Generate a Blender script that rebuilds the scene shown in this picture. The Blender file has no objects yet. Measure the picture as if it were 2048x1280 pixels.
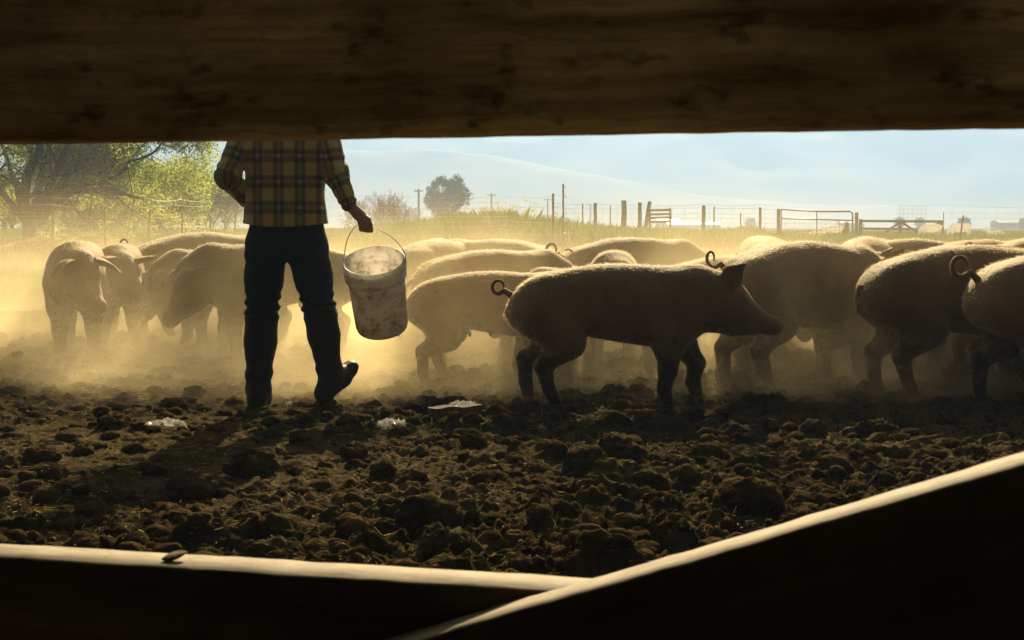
import bpy, math, random
import numpy as np
from mathutils import Vector, Matrix, Euler

S = bpy.context.scene
C = S.collection
R = math.radians

# ------------------------------------------------------------------ camera, sky, sun, exposure
F_PX = 2844.0                      # focal length in photo pixels (50 mm on a 36 mm sensor)
PITCH = math.atan(185.0 / F_PX)
cam_d = bpy.data.cameras.new("camera")
cam = bpy.data.objects.new("camera", cam_d); C.objects.link(cam)
cam.location = (0, 0, 1.0)
cam.rotation_euler = (math.pi / 2 - PITCH, 0, 0)
cam_d.lens = 50; cam_d.sensor_width = 36
cam_d.clip_start = 0.05; cam_d.clip_end = 9000
cam_d.dof.use_dof = True
cam_d.dof.focus_distance = 8.6
cam_d.dof.aperture_fstop = 32
S.camera = cam

SUN_EL, SUN_AZ = R(29), R(4)       # azimuth measured from +Y towards +X
w = bpy.data.worlds.new("World"); S.world = w
w.use_nodes = True
nt = w.node_tree; nt.nodes.clear()
sky = nt.nodes.new("ShaderNodeTexSky"); sky.sky_type = 'NISHITA'
sky.sun_disc = False; sky.sun_elevation = SUN_EL; sky.sun_rotation = SUN_AZ
sky.dust_density = 4; sky.altitude = 300; sky.ozone_density = .3
bg = nt.nodes.new("ShaderNodeBackground"); bg.inputs[1].default_value = 0.05
wo = nt.nodes.new("ShaderNodeOutputWorld")
mul = nt.nodes.new("ShaderNodeMix"); mul.data_type = 'RGBA'; mul.blend_type = 'MULTIPLY'; mul.inputs[0].default_value = 1
mul.inputs[7].default_value = (.54, .37, .15, 1)          # tint that warms the skylight and dims it to deepen the shade
nt.links.new(sky.outputs[0], mul.inputs[6]); nt.links.new(mul.outputs[2], bg.inputs[0]); nt.links.new(bg.outputs[0], wo.inputs[0])

sun_d = bpy.data.lights.new("sun", 'SUN'); sun_d.energy = 5.0; sun_d.angle = R(0.53)
sun_d.color = (1.0, 0.84, 0.52)
sun = bpy.data.objects.new("sun", sun_d); C.objects.link(sun)
sd = Vector((math.sin(SUN_AZ) * math.cos(SUN_EL), math.cos(SUN_AZ) * math.cos(SUN_EL), math.sin(SUN_EL)))
sun.rotation_euler = sd.to_track_quat('Z', 'Y').to_euler()
sun.location = (0, 0, 60)

S.view_settings.view_transform = 'Standard'
S.view_settings.look = 'None'
S.view_settings.exposure = 1.44
S.view_settings.gamma = 1.0
S.render.engine = 'CYCLES'
S.cycles.use_denoising = True
S.cycles.volume_bounces = 2
S.cycles.max_bounces = 6
S.cycles.transparent_max_bounces = 12
S.cycles.sample_clamp_indirect = 6
S.cycles.volume_max_steps = 160

# ------------------------------------------------------------------ numpy noise and helpers
def _hash(ix, iy, iz, seed):
    n = (ix.astype(np.int64) * 374761393 + iy.astype(np.int64) * 668265263 + iz.astype(np.int64) * 2147483647 + seed * 1274126177) & 0xffffffff
    n = ((n ^ (n >> 13)) * 1274126177) & 0xffffffff
    n = (n ^ (n >> 16)) & 0xffffffff
    return n / 4294967295.0

def vnoise(x, y, z=None, seed=0):
    """value noise in [-1,1]"""
    if z is None: z = np.zeros_like(x)
    x0, y0, z0 = np.floor(x), np.floor(y), np.floor(z)
    fx, fy, fz = x - x0, y - y0, z - z0
    fx = fx*fx*(3-2*fx); fy = fy*fy*(3-2*fy); fz = fz*fz*(3-2*fz)
    r = 0
    for dx in (0, 1):
        for dy in (0, 1):
            for dz in ((0, 1) if np.any(z) else (0,)):
                wt = (fx if dx else 1-fx) * (fy if dy else 1-fy) * ((fz if dz else 1-fz) if np.any(z) else 1)
                r = r + wt * _hash(x0+dx, y0+dy, z0+dz, seed)
    return r*2 - 1

def fbm(x, y, z=None, octs=4, seed=0, gain=.5):
    r = 0; a = 1; s = 0
    for i in range(octs):
        r = r + a * vnoise(x*2**i, y*2**i, None if z is None else z*2**i, seed+i*7)
        s += a; a *= gain
    return r / s

def lumps(x, y, cell, seed, rmin, rmax, keep=.7):
    """rounded clods: height field of random domes, one per cell"""
    cx, cy = np.floor(x/cell), np.floor(y/cell)
    best = np.zeros_like(x)
    o = np.zeros_like(x)
    for dx in (-1, 0, 1):
        for dy in (-1, 0, 1):
            ix, iy = cx+dx, cy+dy
            jx = (ix + _hash(ix, iy, o, seed)) * cell
            jy = (iy + _hash(ix, iy, o, seed+1)) * cell
            rr = (rmin + (rmax-rmin)*_hash(ix, iy, o, seed+2)**2) * (_hash(ix, iy, o, seed+3) < keep)
            sq = .8 + .6*_hash(ix, iy, o, seed+4)
            d2 = (x-jx)**2 + ((y-jy)*sq)**2
            h = np.sqrt(np.maximum(rr*rr - d2, 0)) * (.6+.5*_hash(ix, iy, o, seed+5))
            best = np.maximum(best, h)
    return best

def sstep(a, b, x):
    t = np.clip((x-a)/(b-a), 0, 1); return t*t*(3-2*t)

def base_z(y):
    """gentle rise of the land behind the pen"""
    y = np.asarray(y, float)
    return np.where(y > 8.3, .5*(1-np.exp(-(np.maximum(y, 8.3)-8.3)/10)), 0)

def bz(y): return float(base_z(y))

def wx(px, d): return (px - 1024) / F_PX * d * (1 + 0.0)
def wz(py, d):
    return 1.0 + d * math.tan(math.atan((640 - py)/F_PX) - PITCH)

def mesh_np(name, verts, faces, smooth=True):
    me = bpy.data.meshes.new(name)
    verts = np.asarray(verts, np.float32); faces = np.asarray(faces, np.int32)
    me.vertices.add(len(verts)); me.vertices.foreach_set("co", verts.ravel())
    k = faces.shape[1]
    me.loops.add(faces.size); me.loops.foreach_set("vertex_index", faces.ravel())
    me.polygons.add(len(faces))
    me.polygons.foreach_set("loop_start", np.arange(0, faces.size, k, dtype=np.int32))
    me.polygons.foreach_set("loop_total", np.full(len(faces), k, np.int32))
    me.polygons.foreach_set("use_smooth", np.full(len(faces), smooth, bool))
    me.update(calc_edges=True); me.validate()
    return me

class MB:
    """collects mixed quads/tris; quads are split so everything can be joined"""
    def __init__(s): s.v = []; s.f = []; s.n = 0; s.m = []
    def add(s, v, f, mat=0):
        v = np.asarray(v, float).reshape(-1, 3)
        for fc in f:
            s.f.append([i + s.n for i in fc]); s.m.append(mat)
        s.v.append(v); s.n += len(v)
    def box(s, c, size, rot=None, mat=0, jit=0, rng=None):
        x, y, z = [a/2 for a in size]
        v = np.array([(i*x, j*y, k*z) for i in (-1, 1) for j in (-1, 1) for k in (-1, 1)])
        if rot is not None: v = v @ np.array(rot).T
        s.add(v + np.array(c), [(0,1,3,2),(4,6,7,5),(0,4,5,1),(2,3,7,6),(0,2,6,4),(1,5,7,3)], mat)
    def tube(s, pts, rads, seg=8, mat=0, cap=True):
        pts = [np.array(p, float) for p in pts]
        if np.isscalar(rads): rads = [rads]*len(pts)
        vs = []; prev = None
        for i, p in enumerate(pts):
            t = pts[min(i+1, len(pts)-1)] - pts[max(i-1, 0)]
            t = t/(np.linalg.norm(t)+1e-9)
            if prev is None:
                a = np.array((0, 0, 1.)) if abs(t[2]) < .9 else np.array((1., 0, 0))
                u = np.cross(t, a)
            else: u = prev - t*np.dot(prev, t)
            u /= np.linalg.norm(u)+1e-9; prev = u; vv = np.cross(t, u)
            for k in range(seg):
                an = 2*math.pi*k/seg
                vs.append(p + rads[i]*(math.cos(an)*u + math.sin(an)*vv))
        f = []
        for i in range(len(pts)-1):
            for k in range(seg):
                a = i*seg+k; b = i*seg+(k+1) % seg
                f.append((a, b, b+seg, a+seg))
        if cap:
            f.append(tuple(range(seg-1, -1, -1))); f.append(tuple(range((len(pts)-1)*seg, len(pts)*seg)))
        s.add(vs, f, mat)
    def mesh(s, name, smooth=False):
        me = bpy.data.meshes.new(name)
        me.from_pydata(np.concatenate(s.v).tolist(), [], s.f)
        me.polygons.foreach_set("use_smooth", np.full(len(s.f), smooth, bool))
        me.polygons.foreach_set("material_index", np.array(s.m, np.int32))
        me.update(); return me
    def build(s, name, mats, parent=None, smooth=False, loc=None):
        return obj(name, s.mesh(name, smooth), mats, parent, loc)

def obj(name, me, mats, parent=None, loc=None):
    o = bpy.data.objects.new(name, me); C.objects.link(o)
    if not isinstance(mats, (list, tuple)): mats = [mats]
    for m in mats: me.materials.append(m)
    if parent is not None: o.parent = parent
    if loc is not None: o.location = loc
    return o

def tag(o, label=None, cat=None, group=None, kind=None):
    if label: o["label"] = label
    if cat: o["category"] = cat
    if group: o["group"] = group
    if kind: o["kind"] = kind
    return o

def empty(name, loc=(0, 0, 0), rz=0):
    o = bpy.data.objects.new(name, None); C.objects.link(o)
    o.location = loc; o.rotation_euler = (0, 0, rz); o.empty_display_size = .2
    return o

def copy_tree(o, parent=None):
    c = o.copy(); C.objects.link(c); c.parent = parent
    for ch in list(o.children): copy_tree(ch, c)
    return c

# ------------------------------------------------------------------ materials
def new_mat(name):
    m = bpy.data.materials.new(name); m.use_nodes = True
    nt = m.node_tree; nt.nodes.clear()
    out = nt.nodes.new("ShaderNodeOutputMaterial")
    return m, nt, out

def N(nt, t, **kw):
    n = nt.nodes.new(t)
    for k, v in kw.items():
        if k.startswith("i_"):
            key = k[2:]
            key = int(key) if key.isdigit() else key.replace("_", " ")
            n.inputs[key].default_value = v
        else: setattr(n, k, v)
    return n

def ramp(nt, fac, stops, interp='LINEAR'):
    r = nt.nodes.new("ShaderNodeValToRGB"); r.color_ramp.interpolation = interp
    e = r.color_ramp.elements
    while len(e) < len(stops): e.new(.5)
    for i, (p, c) in enumerate(stops):
        e[i].position = p; e[i].color = (c[0], c[1], c[2], 1) if not np.isscalar(c) else (c, c, c, 1)
    nt.links.new(fac, r.inputs[0]); return r

def simple_mat(name, c1, c2=None, rough=.8, scale=8, bump=.3, bscale=30, bdist=.01, spec=.3, metal=0, stretch=None, sheen=0, detail=6):
    m, nt, out = new_mat(name)
    p = N(nt, "ShaderNodeBsdfPrincipled")
    p.inputs["Roughness"].default_value = rough
    p.inputs["Specular IOR Level"].default_value = spec
    p.inputs["Metallic"].default_value = metal
    if sheen:
        p.inputs["Sheen Weight"].default_value = sheen; p.inputs["Sheen Roughness"].default_value = .35
    tc = N(nt, "ShaderNodeTexCoord")
    src = tc.outputs["Object"]
    if stretch:
        mp = N(nt, "ShaderNodeMapping"); mp.inputs["Scale"].default_value = stretch
        nt.links.new(src, mp.inputs[0]); src = mp.outputs[0]
    n = N(nt, "ShaderNodeTexNoise"); n.inputs["Scale"].default_value = scale; n.inputs["Detail"].default_value = detail
    n.inputs["Roughness"].default_value = .65
    nt.links.new(src, n.inputs["Vector"])
    if c2 is None: c2 = tuple(x*.6 for x in c1)
    r = ramp(nt, n.outputs[0], [(.35, c2), (.65, c1)])
    nt.links.new(r.outputs[0], p.inputs["Base Color"])
    if bump:
        n2 = N(nt, "ShaderNodeTexNoise"); n2.inputs["Scale"].default_value = bscale; n2.inputs["Detail"].default_value = 5
        nt.links.new(src, n2.inputs["Vector"])
        b = N(nt, "ShaderNodeBump"); b.inputs["Strength"].default_value = bump; b.inputs["Distance"].default_value = bdist
        nt.links.new(n2.outputs[0], b.inputs["Height"]); nt.links.new(b.outputs[0], p.inputs["Normal"])
    nt.links.new(p.outputs[0], out.inputs[0])
    return m

def leaf_mat(name, c1, c2, trans=.5, tcol=None, scale=1.5):
    m, nt, out = new_mat(name)
    tc = N(nt, "ShaderNodeTexCoord")
    n = N(nt, "ShaderNodeTexNoise"); n.inputs["Scale"].default_value = scale; n.inputs["Detail"].default_value = 3
    nt.links.new(tc.outputs["Object"], n.inputs["Vector"])
    r = ramp(nt, n.outputs[0], [(.35, c2), (.65, c1)])
    d = N(nt, "ShaderNodeBsdfDiffuse"); t = N(nt, "ShaderNodeBsdfTranslucent")
    nt.links.new(r.outputs[0], d.inputs[0])
    if tcol: t.inputs[0].default_value = (*tcol, 1)
    else: nt.links.new(r.outputs[0], t.inputs[0])
    mx = N(nt, "ShaderNodeMixShader"); mx.inputs[0].default_value = trans
    nt.links.new(d.outputs[0], mx.inputs[1]); nt.links.new(t.outputs[0], mx.inputs[2])
    nt.links.new(mx.outputs[0], out.inputs[0])
    return m

M = {}
M['wood'] = simple_mat('weathered_wood', (.30, .22, .13), (.13, .09, .05), .85, 3.0, .9, 14, .006, .2, stretch=(1.2, 14, 14))
M['old_post'] = simple_mat('old_post_wood', (.16, .13, .09), (.08, .06, .045), .9, 6, .6, 12, .01, .1, stretch=(6, 6, 1))
M['steel'] = simple_mat('dull_steel', (.22, .20, .18), (.12, .08, .06), .5, 12, .1, 40, .002, .5, metal=.6)
M['wire'] = simple_mat('fence_wire', (.45, .43, .40), (.22, .2, .17), .35, 5, 0, spec=.6, metal=.7)
M['bark'] = simple_mat('bark', (.10, .075, .05), (.05, .036, .024), .95, 5, .8, 10, .03, .1, stretch=(3, 3, 1))
M['jeans'] = simple_mat('dark_denim', (.018, .018, .024), (.010, .010, .014), .9, 30, .5, 14, .012, .1, sheen=.05)
M['rubber'] = simple_mat('black_rubber', (.010, .008, .006), (.022, .016, .009), .55, 9, .15, 60, .003, .10)
M['skin'] = simple_mat('skin', (.45, .26, .17), (.36, .2, .13), .55, 20, .1, 60, .002, .35)
M['hairdark'] = simple_mat('dark_hair', (.04, .025, .015), None, .6, 30, .5, 120, .003, .3)
M['strawy'] = leaf_mat('dry_straw', (.55, .42, .14), (.20, .14, .05), .4, scale=3)
M['leaf_willow'] = leaf_mat('willow_leaf', (.17, .21, .05), (.07, .10, .025), .6, (.55, .60, .12), .8)
M['leaf_dark'] = leaf_mat('far_leaf', (.06, .085, .035), (.03, .05, .018), .4, scale=.6)
M['leaf_bush'] = leaf_mat('bush_leaf', (.14, .18, .045), (.06, .09, .022), .58, (.36, .42, .09), .8)
M['grass'] = leaf_mat('field_grass', (.07, .105, .022), (.035, .06, .013), .4, (.12, .17, .03), .5)
M['dryweed'] = leaf_mat('dry_weed', (.20, .15, .08), (.10, .08, .04), .4, scale=1)
M['flower'] = leaf_mat('yellow_flower', (.6, .5, .05), (.5, .4, .04), .5)
M['goat'] = leaf_mat('white_goat_hair', (.85, .83, .8), (.75, .72, .68), .55, (.95, .93, .9), 5)
M['goatbrown'] = simple_mat('brown_goat_hair', (.33, .17, .07), (.22, .11, .05), .9, 6, .4, 30, .01, .1, sheen=.3)
M['tin'] = simple_mat('pale_tin', (.25, .27, .29), (.18, .19, .2), .5, 1, .0, spec=.5)
M['hoof'] = simple_mat('hoof', (.06, .045, .03), None, .7, 20, .2, 40, .002)
M['eye'] = simple_mat('eye_dark', (.01, .008, .006), None, .15, 5, 0, spec=.6)

# ------------------------------------------------------------------ signed distance toolkit
class Field:
    def __init__(s, lo, hi, h):
        s.lo = np.array(lo, float); s.h = h
        s.n = np.ceil((np.array(hi)-s.lo)/h).astype(int)+1
        s.f = np.full(s.n, 1.0, np.float32)
        s.ax = [s.lo[i] + h*np.arange(s.n[i]) for i in range(3)]
    def win(s, lo, hi):
        sl = []
        for i in range(3):
            a = max(0, int((lo[i]-s.lo[i])/s.h)); b = min(s.n[i], int((hi[i]-s.lo[i])/s.h)+2)
            if b <= a: return None, None
            sl.append(slice(a, b))
        g = np.meshgrid(s.ax[0][sl[0]], s.ax[1][sl[1]], s.ax[2][sl[2]], indexing='ij')
        return tuple(sl), g
    def merge(s, sl, d, k):
        a = s.f[sl]
        if k > 0:
            h = np.clip(.5 + .5*(a-d)/k, 0, 1)
            s.f[sl] = a*(1-h) + d*h - k*h*(1-h)
        else: s.f[sl] = np.minimum(a, d)
    def cone(s, a, b, r1, r2, k=.03, sy=1.0):
        a = np.array(a, float); b = np.array(b, float); m = max(r1, r2)*max(1, 1/sy) + k*1.5 + s.h*2
        sl, g = s.win(np.minimum(a, b)-m, np.maximum(a, b)+m)
        if sl is None: return
        ba = b-a; L = max(float(ba@ba), 1e-9)
        X, Y, Z = g[0]-a[0], g[1]-a[1], g[2]-a[2]
        t = np.clip((X*ba[0]+Y*ba[1]+Z*ba[2])/L, 0, 1)
        d = np.sqrt((X-t*ba[0])**2 + ((Y-t*ba[1])*sy)**2 + (Z-t*ba[2])**2) - (r1+(r2-r1)*t)
        s.merge(sl, d, k)
    def chain(s, pts, rads, k=.03, sy=1.0):
        for i in range(len(pts)-1): s.cone(pts[i], pts[i+1], rads[i], rads[i+1], k, sy)
    def ell(s, c, r, k=.03, rot=None):
        c = np.array(c, float); r = np.array(r, float); m = r.max()+k*1.5+s.h*2
        sl, g = s.win(c-m, c+m)
        if sl is None: return
        P = np.stack([g[0]-c[0], g[1]-c[1], g[2]-c[2]], -1)
        if rot is not None: P = P @ np.array(rot)
        q = np.sqrt(((P/r)**2).sum(-1))+1e-9; q2 = np.sqrt(((P/r**2)**2).sum(-1))+1e-9
        s.merge(sl, q*(q-1)/q2, k)
    def profile(s, axis, t, c1, h1, c2, h2, k=.03, p=2.2):
        """tube with elliptical sections along an axis; t positions, (c1,h1) centre/half of 1st cross axis, (c2,h2) of the 2nd"""
        lo = [0]*3; hi = [0]*3; o = [i for i in range(3) if i != axis]
        t = np.array(t, float); c1 = np.array(c1)*np.ones(len(t)); c2 = np.array(c2)*np.ones(len(t)); h1 = np.array(h1, float); h2 = np.array(h2, float)
        m = k*1.5+s.h*3
        lo[axis], hi[axis] = t[0]-m, t[-1]+m
        lo[o[0]], hi[o[0]] = (c1-h1).min()-m, (c1+h1).max()+m
        lo[o[1]], hi[o[1]] = (c2-h2).min()-m, (c2+h2).max()+m
        sl, g = s.win(lo, hi)
        ax = s.ax[axis][sl[axis]]
        def smooth(v):
            xs = np.linspace(t[0], t[-1], 240); y = np.interp(xs, t, v)
            kk = np.hanning(25); kk /= kk.sum(); yp = np.concatenate([np.full(12, 0)+2*y[0]-y[12:0:-1], y, 2*y[-1]-y[-2:-14:-1]])
            return np.interp(ax, xs, np.convolve(yp, kk, 'valid'))
        sh = [1, 1, 1]; sh[axis] = len(ax)
        C1, H1, C2, H2 = [smooth(v).reshape(sh) for v in (c1, h1, c2, h2)]
        H1 = np.maximum(H1, .003); H2 = np.maximum(H2, .003)
        A = np.abs((g[o[0]]-C1)/H1); B = np.abs((g[o[1]]-C2)/H2)
        q = (A**p + B**p)**(1/p)
        d = (q-1)*np.minimum(H1, H2)
        over = np.maximum(np.maximum(t[0]-ax, ax-t[-1]), 0).reshape(sh)
        d = np.sqrt(np.maximum(d, 0)**2 + over**2) + np.minimum(d, 0)*(over == 0)
        s.merge(sl, d, k)
    def cut(s, axis, val, keep_above):
        sh = [1, 1, 1]; sh[axis] = -1
        a = s.ax[axis].reshape(sh)
        s.f = np.maximum(s.f, ((val-a) if keep_above else (a-val)).astype(np.float32))
    def nets(s):
        f = s.f; ins = f < 0
        n = f.shape
        cs = np.zeros([i-1 for i in n], int); 
        for dx in (0, 1):
            for dy in (0, 1):
                for dz in (0, 1): cs += ins[dx:n[0]-1+dx, dy:n[1]-1+dy, dz:n[2]-1+dz]
        act = (cs > 0) & (cs < 8)
        idx = -np.ones(act.shape, int); ii = np.argwhere(act); idx[act] = np.arange(len(ii))
        acc = np.zeros((len(ii), 3)); cnt = np.zeros(len(ii))
        offs = [(a, b, c) for a in (0, 1) for b in (0, 1) for c in (0, 1)]
        for o in offs:
            for ax in range(3):
                if o[ax]: continue
                o2 = list(o); o2[ax] = 1
                v0 = f[ii[:, 0]+o[0], ii[:, 1]+o[1], ii[:, 2]+o[2]]; v1 = f[ii[:, 0]+o2[0], ii[:, 1]+o2[1], ii[:, 2]+o2[2]]
                cr = (v0 < 0) != (v1 < 0)
                t = np.where(cr, v0/np.where(cr, v0-v1, 1), 0)
                p = np.tile(np.array(o, float), (len(ii), 1)); p[:, ax] += t
                acc += p*cr[:, None]; cnt += cr
        V = s.lo + s.h*(ii + acc/np.maximum(cnt, 1)[:, None])
        Q = []
        for ax in range(3):
            a0 = [slice(None)]*3; a1 = [slice(None)]*3; a0[ax] = slice(0, -1); a1[ax] = slice(1, None)
            A, B = ins[tuple(a0)], ins[tuple(a1)]
            e = np.argwhere(A != B)
            u, v = [(1, 2), (2, 0), (0, 1)][ax]
            ok = (e[:, u] > 0) & (e[:, v] > 0) & (e[:, u] < n[u]-1) & (e[:, v] < n[v]-1)
            e = e[ok]
            q = []
            for du, dv in ((-1, -1), (0, -1), (0, 0), (-1, 0)):
                c = e.copy(); c[:, u] += du; c[:, v] += dv
                q.append(idx[c[:, 0], c[:, 1], c[:, 2]])
            q = np.stack(q, 1)
            flip = ~A[e[:, 0], e[:, 1], e[:, 2]]
            q[flip] = q[flip][:, ::-1]
            Q.append(q)
        Q = np.concatenate(Q)
        return V, Q

def vnormals(V, Q):
    a, b, c, d = [V[Q[:, i]] for i in range(4)]
    fn = np.cross(c-a, d-b)
    n = np.zeros_like(V)
    for i in range(4): np.add.at(n, Q[:, i], fn)
    return n/(np.linalg.norm(n, axis=1)[:, None]+1e-12)

# ================================================================== GROUND
def axis_pts(lo, hi, segs, outer_lo, outer_hi, grow=1.17):
    p = []
    for a, b, st in segs: p += list(np.arange(a, b-1e-6, st))
    p.append(hi)
    st = segs[-1][2]; x = hi
    while x < outer_hi: st *= grow; x += st; p.append(x)
    st = segs[0][2]; x = lo; q = []
    while x > outer_lo: st *= grow; x -= st; q.append(x)
    return np.array(q[::-1] + p)

def ground_h(X, Y):
    B = base_z(Y)
    pen = 1 - sstep(15, 24, Y)
    z = B + .028*fbm(X*.8, Y*.8, octs=3, seed=3)*pen
    # heavier trampling towards the right and close to the gate
    rough = np.clip(.85 + .5*vnoise(X*.5+3, Y*.45, seed=11) + .25*sstep(-1.5, 1.5, X)*(1-sstep(5.6, 7, Y)) - .35*np.exp(-((X+.6)/1.5)**2-((Y-5.9)/.8)**2), .3, 1.35)*pen
    Xw = X + .045*fbm(X*8, Y*8, octs=3, seed=20); Yw = Y + .045*fbm(X*8+50, Y*8, octs=3, seed=21)
    big = lumps(Xw, Yw, .30, 31, .05, .15, .34)*.6
    mid = lumps(Xw+5, Yw, .13, 41, .03, .075, .5)*.8
    sml = lumps(Xw, Yw+9, .06, 51, .012, .034, .92)*.9
    tny = lumps(X+3, Y+9, .034, 57, .008, .019, .9)*.8
    h = np.maximum(big, mid) + .45*np.minimum(big, mid) + .8*sml*(.4+.6*(np.maximum(big, mid) < .02)) + .55*tny
    z = z + h*rough
    z = z + .020*rough*(1-np.abs(fbm(X*11, Y*11, octs=4, seed=61, gain=.6))*2) + .013*rough*(1-np.abs(vnoise(X*27, Y*27, seed=63))*2)
    z = z + .007*rough*fbm(X*42, Y*42, octs=2, seed=71)
    far = sstep(40, 120, Y)
    z = z + .10*far*fbm(X*.05, Y*.05, octs=2, seed=5)
    return z - .045

gx = axis_pts(-4.6, 4.6, [(-4.6, 4.6, .0105)], -2600, 2600, 1.16)
gy = axis_pts(3.6, 13.0, [(3.6, 7.0, .0105), (7.0, 9.5, .018), (9.5, 13.0, .04)], -60, 3600, 1.13)
GX, GY = np.meshgrid(gx, gy, indexing='ij')
GZ = ground_h(GX, GY)
nx, ny = GX.shape
idx = np.arange(nx*ny).reshape(nx, ny)
Q = np.stack([idx[:-1, :-1], idx[1:, :-1], idx[1:, 1:], idx[:-1, 1:]], -1).reshape(-1, 4)
me = mesh_np("ground", np.stack([GX, GY, GZ], -1).reshape(-1, 3), Q)

m, nt, out = new_mat("ground_mud_and_field")
p = N(nt, "ShaderNodeBsdfPrincipled")
geo = N(nt, "ShaderNodeNewGeometry")
sep = N(nt, "ShaderNodeSeparateXYZ"); nt.links.new(geo.outputs["Position"], sep.inputs[0])
def noise(scale, detail=6, rough=.6):
    n = N(nt, "ShaderNodeTexNoise"); n.inputs["Scale"].default_value = scale; n.inputs["Detail"].default_value = detail
    n.inputs["Roughness"].default_value = rough; nt.links.new(geo.outputs["Position"], n.inputs["Vector"]); return n
def math_n(op, a, b=None, cl=False):
    n = N(nt, "ShaderNodeMath", operation=op); n.use_clamp = cl
    for i, v in enumerate((a, b)):
        if v is None: continue
        if isinstance(v, (int, float)): n.inputs[i].default_value = v
        else: nt.links.new(v, n.inputs[i])
    return n.outputs[0]
def mixc(f, a, b):
    n = N(nt, "ShaderNodeMix", data_type='RGBA'); nt.links.new(f, n.inputs[0])
    for s, v in ((6, a), (7, b)):
        if isinstance(v, tuple): n.inputs[s].default_value = (*v, 1)
        else: nt.links.new(v, n.inputs[s])
    return n.outputs[2]
n1 = noise(7); n2 = noise(60, 4)
mud = ramp(nt, n1.outputs[0], [(.32, (.018, .012, .005)), (.5, (.05, .035, .013)), (.70, (.15, .11, .038))])
dry = ramp(nt, noise(1.2).outputs[0], [(.3, (.12, .085, .05)), (.7, (.22, .16, .10))])
grs = ramp(nt, noise(.35, 8).outputs[0], [(.3, (.03, .042, .012)), (.55, (.055, .075, .02)), (.75, (.08, .09, .03))])
wob = math_n('MULTIPLY', math_n('SUBTRACT', noise(.25).outputs[0], .5), 14)
f1 = N(nt, "ShaderNodeMapRange", interpolation_type='SMOOTHSTEP'); nt.links.new(math_n('ADD', sep.outputs[1], math_n('MULTIPLY', wob, .25)), f1.inputs[0])
f1.inputs[1].default_value = 9.0; f1.inputs[2].default_value = 14
f2 = N(nt, "ShaderNodeMapRange", interpolation_type='SMOOTHSTEP'); nt.links.new(math_n('ADD', sep.outputs[1], wob), f2.inputs[0])
f2.inputs[1].default_value = 46; f2.inputs[2].default_value = 58
# a grassy patch inside the yard at the left
gl = N(nt, "ShaderNodeVectorMath", operation='DISTANCE'); nt.links.new(geo.outputs["Position"], gl.inputs[0]); gl.inputs[1].default_value = (-6.6, 17.5, .3)
f3 = N(nt, "ShaderNodeMapRange", interpolation_type='SMOOTHSTEP'); nt.links.new(math_n('ADD', gl.outputs["Value"], math_n('MULTIPLY', wob, .2)), f3.inputs[0])
f3.inputs[1].default_value = 2.6; f3.inputs[2].default_value = 1.0
pt = None
for cxy, rad in (((2.2, 7.0, 0), 1.5), ((-.7, 5.8, 0), 1.3), ((-1.9, 6.9, 0), 1.0)):      # sunlit strips painted as paler colour on the trodden, chaffy soil
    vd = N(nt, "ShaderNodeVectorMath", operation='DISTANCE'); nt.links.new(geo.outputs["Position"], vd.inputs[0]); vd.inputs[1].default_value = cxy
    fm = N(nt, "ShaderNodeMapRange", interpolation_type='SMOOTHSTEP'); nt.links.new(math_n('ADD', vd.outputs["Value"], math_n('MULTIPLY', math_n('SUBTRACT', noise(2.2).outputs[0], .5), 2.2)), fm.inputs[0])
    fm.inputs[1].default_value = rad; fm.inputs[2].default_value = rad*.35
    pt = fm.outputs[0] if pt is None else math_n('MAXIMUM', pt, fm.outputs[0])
lit_soil = ramp(nt, noise(30).outputs[0], [(.35, (.05, .034, .014)), (.65, (.16, .115, .05))])
mudc = mixc(pt, mud.outputs[0], lit_soil.outputs[0])
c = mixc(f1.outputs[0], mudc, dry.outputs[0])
c = mixc(f3.outputs[0], c, (.10, .15, .04))
c = mixc(f2.outputs[0], c, grs.outputs[0])
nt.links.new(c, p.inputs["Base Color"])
p.inputs["Roughness"].default_value = .7; p.inputs["Specular IOR Level"].default_value = .10
rr = ramp(nt, noise(25, 3).outputs[0], [(.4, .95), (.64, .6)]); nt.links.new(rr.outputs[0], p.inputs["Roughness"])
sr = ramp(nt, noise(140, 3, .7).outputs[0], [(.60, 0.), (.68, .45)]); nt.links.new(sr.outputs[0], p.inputs['Specular IOR Level'])
b = N(nt, "ShaderNodeBump"); b.inputs["Strength"].default_value = 1; b.inputs["Distance"].default_value = .03
nt.links.new(noise(55, 8, .75).outputs[0], b.inputs["Height"]); nt.links.new(b.outputs[0], p.inputs["Normal"])
nt.links.new(p.outputs[0], out.inputs[0])
M['ground'] = m
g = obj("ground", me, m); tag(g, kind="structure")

M['clod'] = simple_mat('clod_mud', (.085, .058, .026), (.028, .018, .008), .9, 9, 1, 60, .014, 0)

from mathutils.bvhtree import BVHTree
def gz(x, y):
    """ground height, sampled"""
    i = int(np.clip(np.searchsorted(gx, x)-1, 0, nx-2)); j = int(np.clip(np.searchsorted(gy, y)-1, 0, ny-2))
    u = (x-gx[i])/(gx[i+1]-gx[i]); v = (y-gy[j])/(gy[j+1]-gy[j])
    return float(GZ[i, j]*(1-u)*(1-v)+GZ[i+1, j]*u*(1-v)+GZ[i, j+1]*(1-u)*v+GZ[i+1, j+1]*u*v)

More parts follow.
